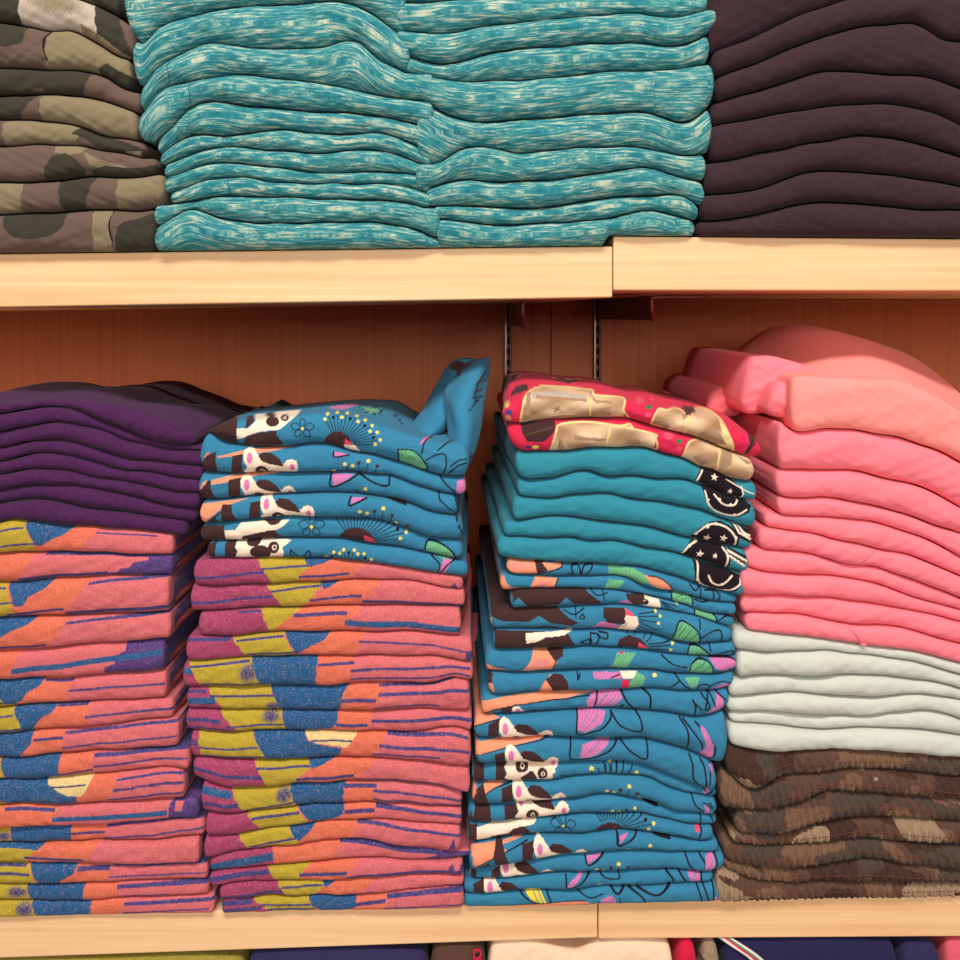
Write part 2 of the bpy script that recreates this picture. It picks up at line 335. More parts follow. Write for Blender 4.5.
        if ink is not None:
            if proj: fx = DIST/(DIST+VD); ix, iy = CX+(VX-CX)*fx, CY+(VY-CY)*fx
            else: ix, iy = PX, PY
            k = Ink(ix.ravel(), iy.ravel(), vv.ravel(), base); k.h = np.broadcast_to(h[:, None], PX.shape).ravel(); k.run(ink)
            if side: k.put(((VD > s.y0+3) & (E < 1.2)).ravel(), side)
            attrs['col'] = ('FLOAT_COLOR', np.hstack([k.col, np.ones((len(k.col), 1))]))
        q = grid_quads(*VX.shape)
        return link_mesh(name, V, q, mat, parent, attrs)
    def patch(s, name, x0, x1, mat, parent, off=0.9, s0=-0.93, s1=0.93, ink=None):
        """a cloth band lying on the front fold"""
        x = np.linspace(x0, x1, max(int((x1-x0)/1.0), 6)); sn = np.linspace(s0, s1, 26)
        X = x[:, None]+0*sn; D, Y = s.front(X, sn[None], 1.0, np.minimum(X-s.L, s.R-X)); rows = []
        for o_ in (off, 0.02): rows.append((X, D-o_*1.0, Y))
        A = np.hstack([rows[0][0], rows[1][0][:, ::-1]]); Dd = np.hstack([rows[0][1], rows[1][1][:, ::-1]]); Yy = np.hstack([rows[0][2], rows[1][2][:, ::-1]])
        A = np.vstack([A[:1], A, A[-1:]]); Yy = np.vstack([Yy[:1], Yy, Yy[-1:]]); Dd = np.vstack([Dd[:1], Dd, Dd[-1:]])
        n_ = Dd.shape[1]//2; Dd[0, :n_] = Dd[0, n_:][::-1]; Dd[-1, :n_] = Dd[-1, n_:][::-1]
        pv = np.stack([A+s.seed*91., Yy, 0*A+s.seed], -1)
        return link_mesh(name, W3(A, Dd, Yy).reshape(-1, 3), grid_quads(*A.shape), mat, parent, {'pat': ('FLOAT_VECTOR', pv.reshape(-1, 3))})
    def stitch(s, name, snf, mat, parent, x0=None, x1=None, r=0.55):
        """a dashed sewn line along the fold"""
        x0 = s.L+6 if x0 is None else x0; x1 = s.R-6 if x1 is None else x1
        V = []; Q = []; nx = int((x1-x0)/3.6)
        for i in range(nx):
            xa = x0+i*3.6; xs = np.array([xa, xa+1.2, xa+2.5]); D, Y = s.front(xs, np.full(3, snf), 1.0, 50.0); D = D-0.45
            th = np.linspace(0, 2*np.pi, 5, endpoint=False); o = len(V)*15
            V.append(W3(xs[:, None]+0*th, D[:, None]+np.array([.3, 1, .3])[:, None]*r*np.cos(th), Y[:, None]+np.array([.3, 1, .3])[:, None]*r*np.sin(th)).reshape(-1, 3)); Q.append(grid_quads(3, 5)+o)
        return link_mesh(name, np.vstack(V), np.vstack(Q), mat, parent, {'pat': ('FLOAT_VECTOR', np.vstack(V)*1400)})
def tag(o, label, cat, group=None, kind=None):
    o['label'] = label; o['category'] = cat
    if group: o['group'] = group
    if kind: o['kind'] = kind
ORD = ['topmost', 'second', 'third', 'fourth', 'fifth', 'sixth', 'seventh', 'eighth', 'ninth', 'tenth', 'eleventh', 'twelfth', 'thirteenth', 'fourteenth', 'fifteenth', 'lowest']
def stack(seams, ends):
    """seam strings top to bottom -> list of (top, bot) curves kept apart"""
    ks = [parse(c) for c in seams]; fs = [lambda x, k=ks[0]: curve1(*k, x)]
    for k in ks[1:]:
        p = fs[-1]; sd = int(abs(k[1][0]*7+k[0][-1])) % 9973; fs.append(lambda x, k=k, p=p, sd=sd: np.maximum(curve1(*k, x)+0.75*wob(x, 0*x, sd, 0.10, 0), p(x)+4.0))
    return fs

# ================================================================== shelves and back of the fixture
def struct(o): o['kind'] = 'structure'; return o
SH_UL = ((-700, 613), (262.8, 246.2)); SH_UR = ((613.8, 1700), (236.2, 244.8))
SH_LL = ((-700, 598), (933.6, 904.6)); SH_LR = ((599, 1700), (903.3, 885.0))
def shelf_y(sh, x): return sh[1][0]+(x-sh[0][0])*(sh[1][1]-sh[1][0])/(sh[0][1]-sh[0][0])
def rest(sh):
    if len(sh) == 1: return lambda x: shelf_y(sh[0], x)-0.25
    def f(x):
        k = np.clip((x-(sh[0][0][1]-12))/10, 0, 1); k = k*k*(3-2*k); return shelf_y(sh[0], x)*(1-k)+shelf_y(sh[1], x)*k-0.25
    return f
def shelf(sh, t0, t1, label):
    ys = (sh[1], (sh[1][0]+t0, sh[1][1]+t1))
    o = box_mesh('display_shelf', sh[0], (3, 560), ys, 'maple', bev=1.6); tag(o, label, 'shelf', 'maple shelves of the wall fixture'); return o
shelf(SH_UL, 55.5, 51, 'pale maple shelf under the teal marl shirts, upper left')
shelf(SH_UR, 54, 47, 'pale maple shelf under the plum shirts, upper right')
shelf(SH_LL, 51, 35.5, 'pale maple shelf under the striped and lemur shirts, lower left')
shelf(SH_LR, 38, 49, 'pale maple shelf under the brown camouflage trousers, lower right')
o = box_mesh('display_shelf', (-700, 1700), (3, 560), ((1022, 1022), (1070, 1070)), 'maple', bev=1.6); tag(o, 'maple shelf below the lower bay, under the cream shirt', 'shelf', 'maple shelves of the wall fixture')
SH_B = ((-160, 1160), (1022, 1022))
struct(box_mesh('wall_back', (-800, 604.2), (571, 590), ((-420, -420), (1500, 1500)), 'panel', bev=0.8))
struct(box_mesh('wall_back', (605.4, 1800), (571, 590), ((-420, -420), (1500, 1500)), 'panel', bev=0.8))
struct(box_mesh('trim_1', (600, 610), (588, 592), ((-420, -420), (1500, 1500)), 'slot'))
fl_ = box_mesh('floor', (-2400, 3400), (-2600, 600), ((2096, 2096), (2110, 2110)), 'floor'); struct(fl_)
for x, lab in ((533, 'slotted bronze shelf upright left of the panel seam'), (680, 'slotted bronze shelf upright right of the panel seam')):
    r = bpy.data.objects.new('shelf_upright', None); C.objects.link(r); r.location = W3(x, 571, 1000)
    bpy.context.view_layer.update()
    tag(r, lab, 'shelf upright', 'slotted uprights on the back panel')
    def put(o_): o_.parent = r; o_.matrix_parent_inverse = r.matrix_world.inverted(); return o_
    put(box_mesh('channel', (x-6, x-2.2), (553, 570.9), ((-300, -300), (1300, 1300)), 'metal', bev=0.8))
    put(box_mesh('channel', (x+2.2, x+6), (553, 570.9), ((-300, -300), (1300, 1300)), 'bracket', bev=0.8))
    put(box_mesh('web', (x-2.4, x+2.4), (562, 570.9), ((-300, -300), (1300, 1300)), 'slot'))
    import bmesh
    rv = []
    for i in range(56):
        y = 240+i*18
        rv.append((y, y+7))
    vs = []; qs = []
    for a, b in rv:      # punched rungs between the slots
        k = len(vs)
        for d in (556, 562):
            for yy in (a, b):
                for xx in (x-2.3, x+2.3): vs.append(W3(xx, d, yy))
        qs += [[k, k+1, k+3, k+2], [k, k+4, k+5, k+1], [k+2, k+3, k+7, k+6]]
    put(link_mesh('rung', np.array(vs), np.array(qs), 'bracket', smooth=False))
for x, ysh, lab in ((533, 299.5, 'bronze shelf bracket under the upper left shelf end'), (682, 292, 'bronze shelf bracket under the upper right shelf end')):
    r = bpy.data.objects.new('shelf_bracket', None); C.objects.link(r); r.location = W3(x, 553, ysh); bpy.context.view_layer.update()
    tag(r, lab, 'bracket', 'brackets carrying the upper shelves')
    prof = [(552, ysh+1), (150, ysh+1), (138, ysh+4), (132, ysh+11), (136, ysh+20), (150, ysh+30), (552, ysh+33)]
    vs = [W3(xx, d, y) for xx in (x-1.4, x+1.4) for d, y in prof]; n = len(prof)
    bm = bmesh.new(); bv = [bm.verts.new(v) for v in vs]
    bm.faces.new(bv[:n]); bm.faces.new(bv[n:][::-1])
    for i in range(n): bm.faces.new([bv[i], bv[(i+1) % n], bv[n+(i+1) % n], bv[n+i]])
    bmesh.ops.recalc_face_normals(bm, faces=bm.faces)
    me = bpy.data.meshes.new('arm'); bm.to_mesh(me); bm.free(); me.materials.append(MAT['bracket'])
    a = bpy.data.objects.new('arm', me); C.objects.link(a); a.parent = r; a.matrix_parent_inverse = r.matrix_world.inverted()
    lp = tube('lip', [(x+(-1 if x < 600 else -22), 128, ysh+3), (x-2, 126, ysh+4), (x-2.5, 127, ysh+12), (x-1, 133, ysh+22), (x, 142, ysh+31)] if x < 600 else
              [(x+60, 126, ysh+2.6), (x+3, 126, ysh+3), (x-3, 126, ysh+8), (x-3, 128, ysh+16), (x-1, 134, ysh+24), (x, 142, ysh+30)], 2.0, 'metal'); lp.parent = r; lp.matrix_parent_inverse = r.matrix_world.inverted()

# ================================================================== stack builder
rnd = np.random.RandomState(4)
def build_stack(seams, ends, mats, labels, names, cats, groups, sh, inks=None, bases=None, **kw):
    fs = stack(seams, ends); n = len(ends); out = []
    flo = rest(sh) if sh else None
    seed0 = kw.pop('seed', 1); per = kw.pop('per', {})
    def low(f):
        return (lambda x: np.minimum(f(x), flo(x))) if flo else f
    for i in range(n):
        top, bot = low(fs[i]), low(fs[i+1])
        if flo and i == n-1: bot = flo
        if flo: top = (lambda x, a=fs[i], j=n-i: np.minimum(a(x), flo(x)-4.0*j))
        if flo and i < n-1: bot = (lambda x, a=fs[i+1], j=n-i-1: np.minimum(a(x), flo(x)-4.0*j))
        k = dict(kw); k.update(per.get(i, {})); side = k.pop('side', None); proj = k.pop('proj', False); du = k.pop('du', None)
        y0 = k.pop('y0', rnd.uniform(0, 3.5))
        g = Garment(ends[i][0], ends[i][1], top, bot, y0=y0, seed=seed0+i, **k)
        ink = inks[i] if inks else None
        get = lambda a: a[i] if isinstance(a, (list, tuple)) else a
        o = g.build(get(names), get(mats), ink, get(bases) if bases else 'K', proj, du=du or (0.56 if ink is not None else 1.1), side=side)
        tag(o, labels[i], get(cats), get(groups)); out.append((o, g))
    return out

# ------------------------------------------------------------------ far left: purple shirts over striped shirts
sA = ['-40,404 0,403 25,401 52,399 80,400 110,403 140,410 170,421 198,436',
 '-40,416 0,414 25,410 52,407 75,410 100,419 125,429 150,439 175,444 205,446',
 '-40,436 0,432 25,427 60,422 82,425 105,431 130,441 155,446 180,450 205,451',
 '-40,452 0,448 37,441 60,440 85,445 107,452 130,459 155,461 180,464 205,466',
 '-40,464 0,461 37,454 65,454 92,461 125,470 150,472 175,477 205,480',
 '-40,478 0,474 32,469 65,470 95,477 120,480 150,486 180,492 205,494',
 '-40,494 0,490 30,485 75,485 107,490 140,497 170,505 200,508',
 '-40,509 0,504 25,499 62,502 100,509 130,512 160,517 190,521',
 '-40,524 0,522 15,519 30,520 75,525 125,528 162,532 190,536',
 '-40,553 0,552 50,551 88,551 120,553 150,554 178,553',
 '-40,581 0,580 22,581 62,577 112,575 150,574 175,575',
 '-40,619 0,617 37,615 100,613 137,612 175,610',
 '-40,651 0,649 50,646 100,642 137,639 175,637',
 '-40,681 0,679 50,677 75,676 112,672 140,671 170,669',
 '-40,709 0,707 25,704 87,701 125,699 168,697',
 '-40,735 0,732 37,728 87,725 125,721 150,718 178,715',
 '-40,758 0,756 20,756 62,752 100,749 140,747 183,744',
 '-40,778 0,777 50,776 100,771 130,769 160,765 191,767',
 '-40,804 0,803 25,802 75,802 125,799 162,797 190,796',
 '-40,827 0,826 62,824 100,823 137,820 172,817 200,816',
 '-40,843 0,842 37,842 100,840 150,839 205,834',
 '-40,861 0,861 75,862 125,863 201,862', '-40,883 0,883 50,884 100,882 150,880 210,879',
 '-40,900 0,900 37,900 87,900 125,897 162,896 212,894', '-40,919 220,910']
eA = [(-40,196),(-40,208),(-40,205),(-40,204),(-40,202),(-40,200),(-40,197),(-40,188),
 (-40,175),(-40,174),(-40,172),(-40,173),(-40,167),(-40,168),(-40,175),(-40,181),(-40,191),(-40,187),(-40,200),(-40,205),(-40,201),(-40,208),(-40,209),(-40,215)]
iA = [
 'q O -20 103 -20 80;v B 28 0 77 0 68 .3 55 .55 45 .8 40 .75;q Y -40 28 -40 42;s N -40 .45 28 .2 1.5;s N -40 .9 42 .7 1.5;s N 100 .2 160 .15 1',
 'q O -40 40 -40 22;s N 48 .05 175 .03 2;s N 22 .93 110 .9 2.6;s N 110 .95 175 .97 1.5;v V 150 .05 178 -.1 178 1.1 118 1.1 122 .7 132 .6 136 .35 150 .25',
 'q O -40 95 -40 68;v B 10 -.1 60 -.1 50 .2 34 .4 28 .65 20 .68;q Y -40 10 -40 20;s N -40 .15 10 .15 1.5;s N -40 .6 20 .55 1.6;s N 10 .95 68 .8 2;s N 68 .95 175 .85 3;s N 92 .15 175 .0 1.7',
 'q O -40 73 -40 53;v B -40 -.1 45 -.1 32 .2 15 .4 2 .65 -40 .9;s N -40 .95 50 .9 2;s N 70 .2 172 .0 1.7',
 'q O -40 25 -40 10;v V 128 -.1 170 -.1 170 1.1 106 1.1 108 .75 118 .65 122 .35 128 .25;s B 15 .7 165 .38 4',
 'q O -40 75 -40 70;q Y -40 3 -40 14;v B -40 -.1 47 -.1 42 .3 30 .5 25 .8 15 .97 8 .9 -4 .3 -40 .2;s N -40 .8 8 .85 1.4;s N 47 .1 75 .1 1.5;s N 71 .5 167 .45 1.7',
 'q O -40 92 -40 90;q Y -40 20 -40 28;v B 15 -.1 62 -.1 55 .3 45 .5 36 .95 28 1.1;s N 60 .05 90 .05 1.5;s N 88 .55 175 .5 1.8;s N -40 .3 17 .3 1.5;s N -40 .9 28 .9 1.4',
 'q O -40 68 -40 65;v B -40 -.1 37 -.1 34 .5 25 .85 20 1.1 -40 1.1;s N 37 .35 66 .35 2;s N 68 .15 180 .1 1.7;s N 65 .75 180 .6 1.5',
 'q O -40 97 -40 95;q Y -40 3 -40 8;v B 3 -.1 63 -.1 62 1.1 10 1.1 5 .5;s N 62 .9 96 .8 1.7;s N 97 .15 190 .05 2;s N 97 .65 190 .5 1.7',
 'q O -40 122 -40 112;v B -40 -.1 55 -.1 60 .3 70 .6 82 .55 78 1.1 -40 1.1;v Y -40 .6 0 .65 15 1.1 -40 1.1;s N -40 .8 8 .85 1.4;v C 48 -.1 98 -.1 90 .5 85 .7 72 .62 62 .45 52 .2;s N 53 .3 90 .3 1.2;s N 120 .2 187 .1 1.5;s N 116 .55 186 .4 2;s N 111 .9 186 .75 1.7',
 'q O -40 62 -40 56;v Y -40 -.1 6 -.1 -5 .5 -40 .6;s N 8 .15 58 .2 2;s B 56 .6 170 .65 3.6;v V 172 .2 178 -.1 205 -.1 205 1.1 170 1.1;v K 178 .1 186 .1 184 .55 177 .55',
 'q O -40 108 -40 104;q Y -40 10 -40 13;v B 10 -.1 73 -.1 71 1.1 14 1.1;b N 5 .6 8 .35;s N 71 .5 106 .5 2;s N 108 .1 205 .0 2;s N 104 .9 205 .6 1.5',
 'q O -40 102 -40 85;v Y -40 .1 40 .15 30 .7 25 1.1 -40 1.1;v B -40 -.1 48 -.1 40 .25 10 .18 -40 .12;s N 27 .7 86 .85 2;s N 90 1 200 .97 1.6',
 'q O -40 113 -40 110;q Y -40 30 -40 38;v B 30 -.1 80 -.1 75 .5 62 .8 60 1.1 42 1.1 36 .6;s N -40 .1 28 .12 1.6;s N -40 .45 32 .5 2;s N 79 .25 111 .2 3;s N 113 .05 209 .0 2;s N 110 .7 209 .6 1.2',
 'q O -40 120 -40 118;q Y -40 27 -40 31;b N 18 .5 11 .4;v B 27 -.1 86 -.1 84 1.1 32 1.1;s N 118 .3 210 .1 2.5;s N 118 .98 170 .9 1.2',
 'q O -40 126 -40 124;q Y -40 32 -40 38;b N 26 .5 10 .5;q B 32 92 38 91;s N 126 .3 215 .2 2.3;s N 124 .85 210 .7 1.2']
pd = ['purple folded shirt crumpled over the top of the far left stack']+['plain purple folded shirt, %s from the top of the far left stack' % ORD[i] for i in range(1, 7)]+['lowest purple folded shirt, resting on the coral striped ones']
sdA = ['topmost of the far left striped shirts, with blue and yellow front', 'coral striped shirt with violet patch at its right end, second under the purple ones', 'thick coral striped shirt with yellow corner, third under the purple shirts',
 'coral striped shirt with plain pink right half, fourth under the purple shirts', 'striped shirt with broad blue line running into violet patch, far left stack']
sdA += ['coral and blue striped shirt, %s from the top of the far left striped ones' % ORD[i] for i in range(5, 9)]
sdA += ['striped shirt with cream half disc on blue, far left stack', 'coral striped shirt with violet notched corner, far left stack']
sdA += ['coral and blue striped shirt, %s from the top of the far left striped ones' % ORD[i] for i in range(11, 15)]+['lowest far left striped shirt, lying on the maple shelf']
n_p, n_s = 8, 16
perA = {0: dict(bk='-60,388 0,388 25,380 60,385 75,382 110,387 145,388 165,396 180,403 200,404 225,406 238,411 250,415', bkd=215, depth=215, bulge=0.7, wr=1.6, du=1.2, dome=7)}
for i in range(8, 24): perA[i] = dict(side='V', n=2.7, bulge=0.38, re=3, rc=5)
A = build_stack(sA, eA, ['purple']*n_p+['knit']*n_s, pd+sdA, ['folded_shirt']*24, 'shirt', ['purple shirts on the far left stack']*n_p+['striped shirts of the far left stack']*n_s,
    [SH_LL], [None]*n_p+iA, 'K', per=perA, seed=11, wr=0.9)
def side_seam(o, g, x, off, yf, back=150, name='side_seam'):
    h = g.bot(x)-g.top(x); y = g.top(x)+h*yf; d0 = g.y0+8
    return tube(name, [(x-1.5, d0, y+1), (x+off, d0+25, y-0.5), (x+off+1, d0+70, y+.8), (x+off+1.5, d0+back, y)], [2.2, 3.0, 3.2, 3.0], 'rope', o, rib=0.22, flat=0.9, sub=26)
for i, (o, g) in enumerate(A[8:]):
    if i < 11: s_ = side_seam(o, g, g.R-1, 1.2, 0.72 if i % 2 else 0.8); s_['label'] = 'rust overlocked seam along the side'

# ------------------------------------------------------------------ second stack: lemur shirts over striped shirts
sB = ['195,436 207,430 227,421 260,418 290,416 320,412 350,415 380,424 410,433 440,441 470,441',
 '195,430 212,433 227,441.5 246,445 284,446 312,442.5 329,444 355,451 380,455 400,461 425,470 455,476 470,476',
 '195,470 227,472.5 265,471.5 302,472 330,471 367,472 390,475 417,484 442,491 470,496',
 '201,499 227,498 256,495 302,492 330,492 380,495 405,501 430,510 455,515 470,518',
 '201,524 246,518.5 284,516 321,516.5 355,517 392,522 425,534 460,539 470,540',
 '201,541 237,540 293,537 340,538 367,542 405,547 437,555 462,559 470,560',
 '188,560 213,558 247,557 297,557 338,558 370,562 403,567 437,572 470,578',
 '188,582 202,584 223,585 255,583 297,582 320,581 353,579 378,579 420,582 453,588 470,590',
 '188,610 225,610 255,607 288,607 320,605 370,605 403,604 437,606 470,607',
 '185,634 200,634 230,635 263,632 297,631 345,630 378,631 413,630 445,633 472,635',
 '185,659 193,659 230,657 263,655 337,654 403,654 437,655 462,659 473,660',
 '185,685 230,685 272,683 330,684 353,681 403,681 437,680 453,677 473,680',
 '185,708 247,708 340,709 378,709 420,707 453,709 473,709',
 '185,728 230,731 263,729 322,730 370,730 420,730 462,727 473,731',
 '190,755 222,757 280,758 330,756 370,756 403,758 437,761 470,764',
 '190,773 205,779 222,784 255,786 288,783 338,780 362,779 403,781 437,784 470,792',
 '203,809 230,812 263,809 313,803 338,802 370,801 420,804 463,807',
 '205,834 238,833 263,828 297,824 338,819 378,818 420,821 463,824',
 '207,857 223,853 263,847 297,844 330,839 360,838 395,844 428,847 472,850',
 '210,871 238,868 272,865 313,861 338,858 378,857 412,860 472,857',
 '218,883 255,880 297,879 338,878 370,876 420,874 464,873',
 '218,899 255,896 288,895 338,894 357,894 395,890 437,886 465,884', '222,915 465,905']
eB = [(206,469),(203,466),(201,458),(202,463),(201,463),(208,468),
 (195,463),(192,465),(200,461),(188,472),(185,473),(188,470),(187,472),(192,471),(194,470),(203,462),(207,462),(205,461),(210,472),(210,463),(220,464),(222,464)]
Z1 = 'z 190 390 5.333;'; Z2 = 'z 330 350 4;'
